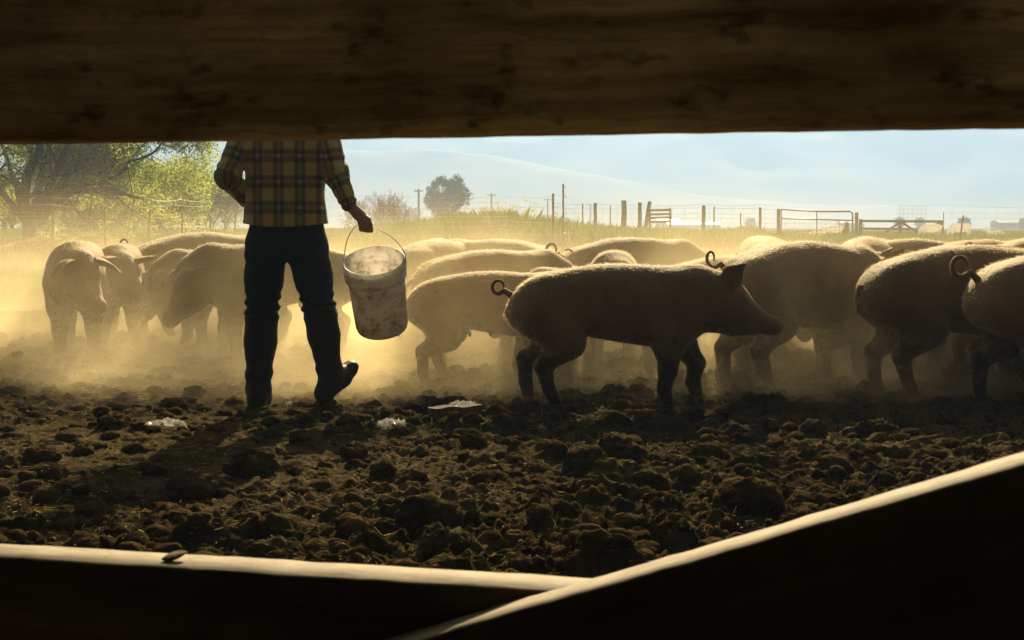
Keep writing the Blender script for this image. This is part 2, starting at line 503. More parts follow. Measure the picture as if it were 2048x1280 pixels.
# icosphere template for clods
import bmesh
def ico(sub):
    bm = bmesh.new(); bmesh.ops.create_icosphere(bm, subdivisions=sub, radius=1)
    v = np.array([x.co[:] for x in bm.verts]); f = np.array([[y.index for y in x.verts] for x in bm.faces]); bm.free()
    return v, f
ICO2, ICO3, ICO4 = ico(2), ico(3), ico(4)
def clod_verts(t, r, seed, squash=.75):
    v, f = t
    rng = np.random.RandomState(seed)
    o = rng.rand(3)*50
    n = fbm(v[:, 0]*1.3+o[0], v[:, 1]*1.3+o[1], v[:, 2]*1.3+o[2]+.01, octs=2, seed=seed)
    n2 = fbm(v[:, 0]*4+o[0], v[:, 1]*4+o[1], v[:, 2]*4+o[2]+.01, octs=3, seed=seed+5, gain=.6)
    n3 = fbm(v[:, 0]*9+o[0], v[:, 1]*9+o[1], v[:, 2]*9+o[2]+.01, octs=2, seed=seed+9)
    s = 1 + .5*n + .36*(1-2*np.abs(n2)) + (.16*n3 if len(v) > 600 else 0)
    sc = np.array([1+.35*rng.rand(), .85+.3*rng.rand(), squash])
    a = rng.rand()*6.28; ca, sa = math.cos(a), math.sin(a)
    q = v*s[:, None]*sc*r
    return q @ np.array([[ca, sa, 0], [-sa, ca, 0], [0, 0, 1]])

rng = np.random.RandomState(7)
vs, fs, n0 = [], [], 0
tries = 0
spots = []; CV = {}
while len(spots) < 3600 and tries < 60000:
    tries += 1
    d = 3.9 + 8.5*rng.rand()**1.25
    x = (rng.rand()*2-1)*(.38*d+.15)
    dens = .35 + .65*(.5+.5*math.sin(x*2.1+1.7*math.sin(d*1.3))*math.sin(d*2.3+1.1*math.sin(x*1.9)))
    if -2.1 < x < .6 and 4.6 < d < 7: dens *= .45
    if rng.rand() > dens: continue
    r = .007 + .034*rng.rand()**3.6 + (.02*rng.rand() if rng.rand() < .08 else 0)
    spots.append((x, d, r))
for i, (x, d, r) in enumerate(spots):
    T_ = ICO3 if r > .02 else ICO2; kk = (r > .02, i % 30)
    if kk not in CV: CV[kk] = clod_verts(T_, 1.0, i+100)
    v = CV[kk]*r; an_ = rng.rand()*6.28; v = v @ np.array([[math.cos(an_), math.sin(an_), 0], [-math.sin(an_), math.cos(an_), 0], [0, 0, 1]])
    vs.append(v + np.array([x, d, gz(x, d) + r*.1])); fs.append(T_[1]+n0); n0 += len(v)
o = obj("mud_clods", mesh_np("mud_clods", np.concatenate(vs), np.concatenate(fs)), M['clod'])
tag(o, "small crumbling clods of dark mud scattered over the trampled yard", "mud clods", kind="stuff")

# prominent clods, each a thing of its own: (px, ground py, radius m, label)
CL = [
 (225, 845, .072, "big rounded dark clod of mud left of the crumpled plastic in the yard"),
 (75, 915, .062, "flat dark clod of mud lying low at the far left of the yard"),
 (500, 940, .078, "knobbly double clod of mud standing in the person's shadow"),
 (375, 985, .075, "dark rounded clod of mud at the near edge of the person's shadow"),
 (385, 785, .055, "pointed clod of mud left of the person's standing boot"),
 (305, 778, .052, "low wide clod of mud left of the pointed clod"),
 (345, 812, .058, "broken clod of mud above the crumpled plastic left of the boots"),
 (650, 808, .05, "clod of mud just below the person's lifted boot"),
 (1250, 800, .05, "upright clod of mud beside the front foot of the large walking pig"),
 (1240, 905, .095, "large rough clod of mud below the large walking pig"),
 (1180, 940, .10, "broad split mound of mud near the middle of the yard"),
 (1630, 860, .062, "round lit clod of mud, left of two on the bright strip at the right"),
 (1756, 862, .060, "round lit clod of mud, right of two on the bright strip at the right"),
 (1550, 852, .042, "smaller clod of mud left of the round lit clods"),
 (1810, 838, .055, "clod of mud close to the feet of the pigs at the right"),
 (1415, 900, .046, "small dark clod standing alone below the walking pig's head"),
 (1765, 900, .042, "small upright clod below the round lit clods at the right"),
 (1960, 905, .06, "flat clod of mud at the right edge above the wooden brace"),
 (855, 1045, .095, "large dark clod of mud low in the middle of the yard"),
 (945, 885, .055, "clod of mud below the flat piece of wood"),
 (705, 905, .05, "clod of mud below the gap between boots and plastic scrap"),
 (800, 762, .05, "hazy clod of mud behind the bucket near the pig's hind foot"),
 (1500, 1010, .10, "big dark lump of mud above the wooden brace"),
 (155, 900, .035, "small square clod of mud at the left of the yard"),
]
def y_to_d(py):
    t = math.tan(PITCH - math.atan((640-py)/F_PX)); d = 1/t
    for _ in range(30): d = (1-bz(d))/t
    return d
for i, (px, py, r, lab) in enumerate(CL):
    d = y_to_d(py); x = wx(px, d)
    r *= .86; v = clod_verts(ICO4, r, 900+i*3, .8)
    o = obj("mud_clod", mesh_np("mud_clod", v, ICO4[1]), M['clod'], loc=(x, d, gz(x, d)+r*.3))
    tag(o, lab, "mud clod", "large clods of mud lying in the yard")

# straw litter
rng = np.random.RandomState(21)
sv, sf = [], []; k = 0
for i in range(16000):
    d = 3.9 + 7*rng.rand()**1.1; x = (rng.rand()*2-1)*(.38*d+.2)
    pr = .35 + .9*(x < .8)*(1 if d < 8 else .5)
    if rng.rand() > pr: continue
    L = .006+.038*rng.rand()**3; wd = .0008+.0012*rng.rand(); a = rng.rand()*6.28; tl = (rng.rand()-.4)*1.0*(rng.rand() < .5)
    u = np.array([math.cos(a)*math.cos(tl), math.sin(a)*math.cos(tl), math.sin(tl)]); wv = np.array([-math.sin(a), math.cos(a), .5])*wd
    c = np.array([x, d, gz(x, d)+.006+abs(u[2])*L*.5])
    sv += [c-u*L/2-wv, c-u*L/2+wv, c+u*L/2+wv, c+u*L/2-wv]; sf.append((k, k+1, k+2, k+3)); k += 4
o = obj("straw", mesh_np("straw", sv, sf, False), M['strawy']); tag(o, "loose bits of straw and chaff littering the dark yard", "straw", kind="stuff")

# ================================================================== PIGS
def pig_mat(name, c_light, c_mid, c_mud, mudlevel):
    m, nt, out = new_mat(name)
    p = N(nt, "ShaderNodeBsdfPrincipled"); p.inputs["Roughness"].default_value = .75
    p.inputs["Specular IOR Level"].default_value = .18
    p.inputs["Sheen Weight"].default_value = .35; p.inputs["Sheen Roughness"].default_value = .4
    p.inputs["Sheen Tint"].default_value = (1, .85, .65, 1)
    tc = N(nt, "ShaderNodeTexCoord")
    sp = N(nt, "ShaderNodeSeparateXYZ"); nt.links.new(tc.outputs["Object"], sp.inputs[0])
    def nz(s, d=5, r=.6):
        n = N(nt, "ShaderNodeTexNoise"); n.inputs["Scale"].default_value = s; n.inputs["Detail"].default_value = d; n.inputs["Roughness"].default_value = r
        nt.links.new(tc.outputs["Object"], n.inputs["Vector"]); return n.outputs[0]
    r1 = ramp(nt, nz(5), [(.35, c_mid), (.65, c_light)])
    mr = N(nt, "ShaderNodeMapRange"); nt.links.new(sp.outputs[2], mr.inputs[0]); mr.inputs[1].default_value = mudlevel; mr.inputs[2].default_value = .05
    mr.inputs[3].default_value = -.12; mr.inputs[4].default_value = .3
    ad = N(nt, "ShaderNodeMath", operation='ADD'); nt.links.new(nz(9, 6, .7), ad.inputs[0]); nt.links.new(mr.outputs[0], ad.inputs[1])
    mk = ramp(nt, ad.outputs[0], [(.52, 0.), (.68, 1.)])
    mx = N(nt, "ShaderNodeMix", data_type='RGBA'); nt.links.new(mk.outputs[0], mx.inputs[0]); nt.links.new(r1.outputs[0], mx.inputs[6]); mx.inputs[7].default_value = (*c_mud, 1)
    oi = N(nt, "ShaderNodeObjectInfo"); vr = ramp(nt, oi.outputs["Random"], [(0., (.62, .58, .55)), (.5, (1., .95, .9)), (1., (1.25, 1.05, 1.0))])
    mv = N(nt, "ShaderNodeMix", data_type='RGBA'); mv.blend_type = 'MULTIPLY'; mv.inputs[0].default_value = 1; nt.links.new(mx.outputs[2], mv.inputs[6]); nt.links.new(vr.outputs[0], mv.inputs[7]); mx = mv
    nt.links.new(mx.outputs[2], p.inputs["Base Color"])
    b = N(nt, "ShaderNodeBump"); b.inputs["Strength"].default_value = .5; b.inputs["Distance"].default_value = .01
    mp = N(nt, "ShaderNodeMapping"); mp.inputs["Scale"].default_value = (.35, 1, 1); nt.links.new(tc.outputs["Object"], mp.inputs[0])
    nb = N(nt, "ShaderNodeTexNoise"); nb.inputs["Scale"].default_value = 70; nb.inputs["Detail"].default_value = 4; nt.links.new(mp.outputs[0], nb.inputs["Vector"])
    nt.links.new(nb.outputs[0], b.inputs["Height"]); nt.links.new(b.outputs[0], p.inputs["Normal"])
    nt.links.new(p.outputs[0], out.inputs[0]); return m
M['pig'] = pig_mat('pig_skin', (.32, .22, .11), (.21, .145, .07), (.05, .032, .014), .48)
M['pigb'] = pig_mat('pig_skin_russet', (.22, .10, .045), (.14, .065, .03), (.08, .05, .03), .45)
M['snout'] = simple_mat('muddy_snout', (.13, .075, .05), (.05, .03, .018), .6, 25, .4, 60, .003, .3)
def bristle_mat(name, c):
    m, nt, out = new_mat(name)
    d = N(nt, "ShaderNodeBsdfDiffuse"); t = N(nt, "ShaderNodeBsdfTranslucent")
    d.inputs[0].default_value = (*c, 1); t.inputs[0].default_value = (*c, 1)
    mx = N(nt, "ShaderNodeMixShader"); mx.inputs[0].default_value = .6
    nt.links.new(d.outputs[0], mx.inputs[1]); nt.links.new(t.outputs[0], mx.inputs[2]); nt.links.new(mx.outputs[0], out.inputs[0]); return m
M['bristle'] = bristle_mat('pig_bristle', (.92, .78, .54))
M['bristleb'] = bristle_mat('pig_bristle_russet', (.5, .25, .1))

def rotm(yaw, pitch, roll=0):
    return np.array(Euler((roll, -pitch, yaw), 'XYZ').to_matrix())

def make_pig_mesh(pose, seed=0, h=.0125, hairs=14000):
    """pose: legs=[(swing, bend)]*4 (front L, front R, hind L, hind R), head=(yaw, pitch), neck=pitch, ears style, tail style"""
    rng = np.random.RandomState(seed)
    fat = pose.get('fat', 1.0); arch = pose.get('arch', 0.0)
    F = Field((-.95, -.62, -.02), (1.15, .62, 1.05), h)
    xs = [-.70, -.685, -.64, -.55, -.42, -.22, -.02, .15, .30, .40, .49]
    top = np.array([.53, .585, .645, .705, .748, .782, .790, .776, .758, .738, .69])
    bot = np.array([.50, .45, .41, .40, .405, .372, .338, .312, .32, .38, .49])
    hw = np.array([.03, .085, .13, .165, .18, .19, .193, .187, .172, .14, .09])*fat
    top = top + arch*np.interp(xs, [-.7, -.2, .2, .56], [0, .03, .03, -.02])
    bot = bot - .04*(fat-1)*5*np.interp(xs, [-.7, -.2, .2, .56], [0, 1, 1, 0])
    F.profile(0, xs, 0, hw, (top+bot)/2, (top-bot)/2, k=.02, p=2.25)
    # haunch and shoulder masses
    for s in (-1, 1):
        F.ell((-.47, s*.085*fat, .53), (.17, .105, .18), .06)
        F.ell((.26, s*.09*fat, .53), (.14, .10, .19), .06)
    # legs
    L = pose['legs']
    def swing(p, piv, a):
        x, z = p[0]-piv[0], p[2]-piv[2]; ca, sa = math.cos(a), math.sin(a)
        return np.array([piv[0]+x*ca - z*sa, p[1], piv[2]+x*sa+z*ca])
    feet = []
    for i in range(4):
        s = 1 if i in (0, 2) else -1; sw, bd = R(L[i][0]), R(L[i][1])
        if i < 2:
            J = [(.27, s*.10, .47), (.245, s*.115, .33), (.27, s*.115, .185), (.262, s*.115, .075), (.285, s*.115, .028)]
            rd = [.118, .082, .055, .042, .040]; kn = 2; sg = -1
        else:
            J = [(-.47, s*.095, .50), (-.36, s*.12, .35), (-.505, s*.115, .215), (-.475, s*.115, .08), (-.45, s*.115, .028)]
            rd = [.15, .098, .048, .036, .036]; kn = 2; sg = 1
        J = [np.array(j) for j in J]
        J = [J[0]] + [swing(j, J[0], sw) for j in J[1:]]
        J = J[:kn+1] + [swing(j, J[kn], bd) for j in J[kn+1:]]
        F.chain(J[:kn+1], rd[:kn+1], .045)
        F.chain(J[kn:4], rd[kn:4], .02)
        # foot: pastern to two toes
        t = J[4]-J[3]
        F.cone(J[3], J[4], rd[3], rd[4], .015)
        for q in (-1, 1): F.cone(J[4]+np.array((0, q*.014, 0)), J[4]+np.array((.028, q*.016, -.018+0*t[2])), .02, .015, .008)
        feet.append(J[4])
    # neck and head
    yaw, pitch = R(pose['head'][0]), R(pose['head'][1]); npi = R(pose.get('neck', 0)); nyaw = yaw*.45
    NB = np.array((.38, 0, .60))
    nd = rotm(nyaw, npi) @ np.array((1, 0, 0)); P0 = NB + nd*.125
    F.cone((.26, 0, .56), NB, .19, .170, .07, 1.12); F.cone(NB, P0, .168, .135, .06, 1.12)
    Hm = rotm(yaw, pitch)
    def hp(x, y, z): return P0 + Hm @ np.array((x, y, z))
    F.cone(P0, hp(.06, 0, .0), .135, .118, .05)
    F.cone(hp(.06, 0, 0), hp(.20, 0, -.018), .118, .080, .04)
    F.cone(hp(.20, 0, -.018), hp(.33, 0, -.016), .076, .055, .03)
    F.cone(hp(.325, 0, -.012), hp(.347, 0, -.006), .060, .056, .005)
    F.cone(hp(.05, 0, -.075), hp(.235, 0, -.07), .105, .048, .04)     # jaw
    F.cone(hp(-.03, 0, -.075), hp(.14, 0, -.10), .125, .062, .05)    # jowl
    for s in (-1, 1):
        F.ell(hp(.02, s*.075, -.05), (.11, .062, .10), .04, Hm)      # cheeks
        F.ell(hp(.105, s*.062, .055), (.04, .022, .022), .025, Hm)    # brow
    if pose.get('udder', True):
        for i in range(5):
            for s in (-1, 1): F.cone((-.38+.15*i, s*.06, .345), (-.38+.15*i, s*.062, .326), .018, .008, .02)
    V, Q = F.nets()
    V = V.copy()
    nrm = vnormals(V, Q)
    dsp = .006*fbm(V[:, 0]*7, V[:, 1]*7, V[:, 2]*7+.3, octs=3, seed=seed+3) 
    # skin folds at the neck
    V += nrm*dsp[:, None]
    mb_v = [V]; mb_f = Q.tolist(); n0 = len(V)
    bodyV, bodyN, bodyQ = V, nrm, Q
    extra = MB()
    # ears
    for s in (-1, 1):
        eb = hp(.005, s*.088, .085)
        st = pose.get('ears', 'up')
        if st == 'up': ed = Hm @ np.array((.15, s*.50, .9)); wd = Hm @ np.array((.75, s*.45, -.25)); bend = .12
        elif st == 'point': ed = Hm @ np.array((.2, s*.86, .42)); wd = Hm @ np.array((.5, -s*.2, .75)); bend = .1
        elif st == 'side': ed = Hm @ np.array((.25, s*.92, .12)); wd = Hm @ np.array((.55, -s*.2, .75)); bend = .9
        else: ed = Hm @ np.array((.55, s*.70, .45)); wd = Hm @ np.array((.5, -s*.75, .2)); bend = 1.1
        ed = ed/np.linalg.norm(ed); wd = wd - ed*(wd@ed); wd /= np.linalg.norm(wd); nn = np.cross(ed, wd)
        fwd = Hm @ np.array((1, 0, -.8)); fwd /= np.linalg.norm(fwd)
        LN, WN = 9, 8; EL = .185; pts = []
        for side in (1, -1):
            for a in range(LN):
                t = a/(LN-1)
                wdt = .078*(math.sin(math.pi*min(1, .22+.5*t+.30*t**2))**.8)*(1-t**1.9)+.003
                ctr = eb + ed*EL*t + fwd*bend*.09*t**2.4
                for b_ in range(WN):
                    u = (b_/(WN-1))*2-1
                    q = ctr + wd*u*wdt + nn*s*(.030*(1-u*u)*(1-t*.4)*(-1)) + nn*side*.0035*(1-.6*t)
                    q = q + nn*.004*math.sin(7*t+u*3+seed)
                    pts.append(q)
        f = []; H_ = LN*WN
        for a in range(LN-1):
            for b_ in range(WN-1):
                q = a*WN+b_
                f.append((q, q+1, q+1+WN, q+WN)); f.append((q+H_, q+WN+H_, q+1+WN+H_, q+1+H_))
            for e_ in (0, WN-1): q = a*WN+e_; f.append((q, q+WN, q+WN+H_, q+H_))
        for b_ in range(WN-1): q = (LN-1)*WN+b_; f.append((q, q+1, q+1+H_, q+H_))
        extra.add(pts, f)
    # tail
    tb = np.array((-.685+max(0, pose.get('tz', .60)-.62)*.5, 0, pose.get('tz', .60))); ts = pose.get('tail', 'curl'); pts = [tb+np.array((.05, 0, -.01))]; rd = [.022]
    if ts == 'curl':
        n = 26; r0 = pose.get('tr', .046)
        for i in range(n):
            a = -math.pi*.35 + 2*math.pi*pose.get('ta', 1.05)*i/(n-1)
            pts.append(tb + np.array((-.035 - r0*math.sin(a)*.9-.02, .028*i/(n-1)*2-.02, .02+r0 - r0*math.cos(a)))); rd.append((.015-.009*i/(n-1))*pose.get('tw', 1))
    elif ts == 'loop':
        n = 20
        for i in range(n):
            a = math.pi*1.25*i/(n-1); rr_ = .055
            pts.append(tb + np.array((-.04-rr_*(1-math.cos(a))*.8, .01, .03+rr_*1.3*math.sin(a)))); rd.append((.015-.009*i/(n-1))*pose.get('tw', 1))
    elif ts == 'tuck':
        for i in range(8): pts.append(tb + np.array((-.008, .0, -.02-.02*i))); rd.append(.014-.001*i)
    else:
        for i in range(14):
            t = i/13; pts.append(tb + np.array((-.02-.055*math.sin(t*2.6), .02*math.sin(t*4), -.02-.26*t+.05*math.sin(t*3)))); rd.append(.016-.009*t)
    extra.tube(pts, rd, 8)
    me = bpy.data.meshes.new("pig")
    EV = np.concatenate(extra.v)
    me.from_pydata(np.concatenate([V, EV]).tolist(), [], mb_f + [[i+n0 for i in f] for f in extra.f])
    me.polygons.foreach_set("use_smooth", np.ones(len(me.polygons), bool)); me.update()
    # bristles: short hairs on the skin, long on the spine
    fi = rng.randint(0, len(Q), hairs)
    ar = rng.rand(hairs, 2)
    a, b_, c_, d_ = [V[Q[fi, i]] for i in range(4)]
    u, v = ar[:, :1], ar[:, 1:]
    p0 = (a*(1-u)+b_*u)*(1-v) + (d_*(1-u)+c_*u)*v
    nn = nrm[Q[fi, 0]]
    keep = p0[:, 2] > .06
    headish = p0[:, 0] > .62
    ln = .007+.008*rng.rand(hairs)
    spine = (nn[:, 2] > .7) & (p0[:, 2] > .6); ln = ln + spine*(.011*rng.rand(hairs)+.004)
    belly = ((nn[:, 2] < -.3) | (p0[:, 2] < .35)) & (p0[:, 2] > .12); ln = ln + belly*(.010*rng.rand(hairs)); keep &= (p0[:, 2] > .3) | (rng.rand(hairs) < .5); flank = np.abs(nn[:, 1]) > .62; keep &= ~flank | (rng.rand(hairs) < .10); ln = ln*np.where(flank, .7, 1)
    ln = np.where(headish, ln*.6, ln)
    back = np.tile(np.array((-.75, 0, -.25)), (hairs, 1)) + rng.randn(hairs, 3)*.28
    dr = nn*(.35+.5*spine+.3*belly)[:, None] + back; dr /= np.linalg.norm(dr, axis=1)[:, None]
    sd_ = np.cross(dr, rng.randn(hairs, 3)); sd_ /= np.linalg.norm(sd_, axis=1)[:, None]
    wd_ = (.0007+.0007*rng.rand(hairs))[:, None]
    tip = p0 + dr*ln[:, None] + np.array((0, 0, -.15))*ln[:, None]
    hv = np.stack([p0-sd_*wd_-nn*.002, p0+sd_*wd_-nn*.002, tip], 1)[keep]
    hm = mesh_np("bristles", hv.reshape(-1, 3), np.arange(len(hv)*3).reshape(-1, 3), False)
    # eyes
    sm_ = MB(); vv, ff = ico(3)
    q = vv*np.array((.011, .053, .050)); hol = np.exp(-(((np.abs(q[:, 1])-.019)/.008)**2 + ((q[:, 2]-.002)/.010)**2)); q[:, 0] -= .012*hol*(q[:, 0] > 0)
    sm_.add((Hm @ (q+np.array((.352, 0, -.013))).T).T + P0, ff.tolist()); snm = sm_.mesh("snout", True)
    ems = []
    for s in (-1, 1):
        em = MB(); vv, ff = ico(2); em.add(vv*.0125 + hp(.118, s*.079, .022), ff.tolist()); ems.append(em.mesh("eye", True))
    return me, hm, ems, snm

st4 = [(4, 0), (-5, 0), (-4, 0), (6, 0)]
POSES = {
 'walk':  dict(legs=[(27, -34), (-12, 5), (-17, 6), (3, 0)], head=(-6, -25), neck=-4, ears='up', udder=False, tail='curl', tr=.036, fat=1.0),
 'stand': dict(legs=st4, head=(0, -45), neck=-20, ears='flop', tail='curl', ta=.78, fat=1.05),
 'down':  dict(legs=[(-4, 0), (6, 0), (-8, 0), (5, 0)], head=(0, -70), neck=-38, ears='flop', tail='curl', ta=.95, tr=.042, tz=.655, tw=.85, fat=1.08, arch=.8),
 'front': dict(legs=[(3, 0), (-3, 0), (3, 0), (-3, 0)], head=(36, -42), neck=-6, ears='side', tail='curl', fat=1.0),
 'frontb': dict(legs=[(8, -10), (-4, 0), (3, 0), (-3, 0)], head=(40, -34), neck=-8, ears='point', tail='curl', fat=.95),
 'left':  dict(legs=[(-6, 0), (4, 0), (4, 0), (-8, 0)], head=(12, -58), neck=-22, ears='flop', tail='curl', fat=1.05),
 'stride': dict(legs=[(-26, 16), (-8, 0), (5, 0), (-12, 0)], head=(0, -40), neck=-12, ears='flop', tail='hang', fat=.98),
 'standb': dict(legs=[(-9, 0), (9, 0), (-13, 0), (12, 4)], head=(10, -35), neck=-14, ears='side', tail='curl', ta=1.3, tr=.050, tz=.635, tw=1.1, fat=1.12, arch=.5),
 'broad': dict(legs=[(-3, 0), (7, 0), (-9, 0), (3, 0)], head=(6, -62), neck=-32, ears='flop', tail='tuck', fat=1.14, arch=.7),
 'alert': dict(legs=st4, head=(4, -18), neck=16, ears='up', tail='hang', fat=.96),
 'fluff': dict(legs=st4, head=(-18, -35), neck=-8, ears='up', tail='hang', fat=1.0, arch=.6),
}
PM = {}
for i, (k, v) in enumerate(POSES.items()):
    PM[k] = make_pig_mesh(v, seed=i*13+1, hairs=17000 if k == 'walk' else 12000)

def pig(px, d, heading, s, pose, label, russet=False, sz=1.0, zoff=0):
    me, hm, em, snm = PM[pose]
    key = (pose, russet)
    bm_, hm_ = me, hm
    if russet:
        bm_, hm_ = PM.get(('r', pose), (None, None))
        if bm_ is None:
            bm_, hm_ = me.copy(), hm.copy()
            bm_.materials.clear(); hm_.materials.clear(); bm_.materials.append(M['pigb']); hm_.materials.append(M['bristleb'])
            PM[('r', pose)] = (bm_, hm_)
    elif not me.materials:
        me.materials.append(M['pig']); hm.materials.append(M['bristle'])
    o = bpy.data.objects.new("pig", bm_); C.objects.link(o)
    o.location = (wx(px, d), d, bz(d)-.012+zoff); o.rotation_euler = (0, 0, R(heading)); o.scale = (s, s, s*sz)
    h_ = bpy.data.objects.new("bristles", hm_); C.objects.link(h_); h_.parent = o
    if not snm.materials: snm.materials.append(M['snout'])
    n_ = bpy.data.objects.new("snout", snm); C.objects.link(n_); n_.parent = o
    for e in em:
        if not e.materials: e.materials.append(M['eye'])
        e_ = bpy.data.objects.new("eye", e); C.objects.link(e_); e_.parent = o
    tag(o, label, "pig", "pigs crowded in the dusty yard")
    return o

PIGS = [
 # px, d, heading, s, pose, label
 (1258, 8.2, 0, 1.02, 'walk', "large pale pig walking right in front of the others, in full side view"),
 (1004, 9.0, 2, .89, 'stride', "smaller pig just behind the walking pig, its rump beside the bucket"),
 (1618, 8.95, 33, 1.10, 'down', "pig behind the walking pig's head, its rump and back arched to the right"),
 (1955, 8.6, 10, 1.10, 'broad', "dark broad pig, second from the right edge in the front row"),
 (2198, 8.1, 6, 1.12, 'standb', "pig cut by the right edge with a tightly curled tail"),
 (158, 10.5, -78, 1.04, 'front', "pig facing the camera at the far left, ears out sideways"),
 (243, 11.1, -80, .97, 'frontb', "smaller pig facing the camera, right of the leftmost pig with one pointed ear up"),
 (535, 10.3, 193, 1.03, 'left', "pig facing left with lowered head, its body passing behind the person"),
 (420, 11.7, 40, 1.02, 'down', "hazy pig turned away at the back, behind the pig with the lowered head"),
 (450, 10.95, 205, .93, 'left', "pig looking over from behind the pig with the lowered head, left of the person"),
 (1000, 9.95, 33, .99, 'stride', "pale pig with hanging tail, right of the bucket behind the smaller pig"),
 (1185, 9.45, 186, .88, 'stand', "pig showing only its head and back above the walking pig's rump"),
 (880, 11.35, 65, .98, 'fluff', "distant pig turned away, just right of the bucket's rim"),
 (985, 11.5, 146, .99, 'stand', "distant pig with rump to the right, in the back row above the pale pig"),
 (1275, 11.3, 20, 1.0, 'standb', "distant pig with looped tail at its left end, above the walking pig"),
 (1228, 10.2, -95, .97, 'front', "round shouldered pig facing the camera right behind the walking pig's back"),
 (1470, 9.9, 15, .91, 'down', "pig whose low back shows between the walking pig's ears and the round rump"),
 (1528, 11.3, 88, 1.03, 'stand', "pale round pig seen straight from behind in the back row"),
 (1655, 10.1, 5, .96, 'standb', "pig in the middle rows with its long back level, right of the round rump"),
 (1622, 9.7, -3, .95, 'alert', "pig with one dark ear pricked up between two broad backs"),
 (1735, 11.0, 62, 1.02, 'fluff', "woolly backed pig turned away in the back row at the right"),
 (1835, 11.2, 10, .98, 'down', "distant low pig right of the woolly backed pig"),
 (1975, 10.9, 25, 1.02, 'stand', "distant pig with smooth sloping back near the right edge"),
 (2125, 10.6, 12, 1.05, 'down', "rearmost pig cut by the right edge, back highest in the frame"),
 (1800, 9.25, 4, .92, 'stride', "added pig darkening the gap between the broad front pigs at the right"),  # this pig and the next are added to darken gaps under the bellies
 (2090, 9.2, -5, .94, 'down', "added pig darkening the gap behind the pig cut by the right edge"),
 (1430, 9.45, 10, .86, 'stride', "small pig whose legs show behind the walking pig's front legs"),
]
for a in PIGS: pig(*a)
pig(1990, 10.05, 0, 1.0, 'fluff', "russet brown pig between the pale pigs at the right", russet=True)

# ================================================================== WOODEN GATE IN FRONT OF THE CAMERA
GA = R(13.4); GD = .873
ge = np.array((math.cos(GA), -math.sin(GA), 0)); gn = np.array((math.sin(GA), math.cos(GA), 0)); go = np.array((0, GD, 0))
def plank(p0, p1, th, width, seed, nl=260, nw=16, cham=.0015):
    """board whose top edge runs p0->p1 (2-D gate coordinates s,z), thickness th away from the camera, width downwards; worn edges"""
    p0, p1 = np.array(p0, float), np.array(p1, float); L = np.linalg.norm(p1-p0); u = (p1-p0)/L; v = np.array((u[1], -u[0]))
    if v[1] > 0: v = -v
    # ring of section points (a = across width 0..width, b = thickness 0..th)
    ring = []
    for i in range(nw+1): ring.append((cham+(width-2*cham)*i/nw, 0))
    for i in range(1, 4): ring.append((width-cham*(1 if i == 0 else 0)*0, cham+(th-2*cham)*(i-1)/2))
    for i in range(nw+1): ring.append((width-cham-(width-2*cham)*i/nw, th))
    for i in range(1, 4): ring.append((0, th-cham-(th-2*cham)*(i-1)/2))
    ring = np.array(ring); k = len(ring)
    t = np.linspace(0, L, nl)
    T, A = np.meshgrid(t, np.arange(k), indexing='ij')
    a, b = ring[A.astype(int), 0], ring[A.astype(int), 1]
    wob = .0007*fbm(T*7, T*0+seed*3.1, octs=3, seed=seed)
    a = a + wob + .0007*fbm(T*70, b*90, octs=3, seed=seed+1)
    b = b + .0010*fbm(T*5, a*90, octs=3, seed=seed+2)*np.where(b < th/2, 1, -1)
    s = p0[0]+u[0]*T+v[0]*a; z = p0[1]+u[1]*T+v[1]*a
    V = go[None, None] + ge[None, None]*s[..., None] + gn[None, None]*b[..., None] + np.array((0, 0, 1.))*z[..., None]
    idx = np.arange(nl*k).reshape(nl, k)
    q = np.stack([idx[:-1], np.roll(idx, -1, 1)[:-1], np.roll(idx, -1, 1)[1:], idx[1:]], -1).reshape(-1, 4)
    return V.reshape(-1, 3), q.tolist() + [idx[0][::-1].tolist(), idx[-1].tolist()]
def plank_obj(name, mat, parent, *a, **k):
    v, f = plank(*a, **k); mb = MB(); mb.add(v, f); return mb.build(name, mat, parent, True)

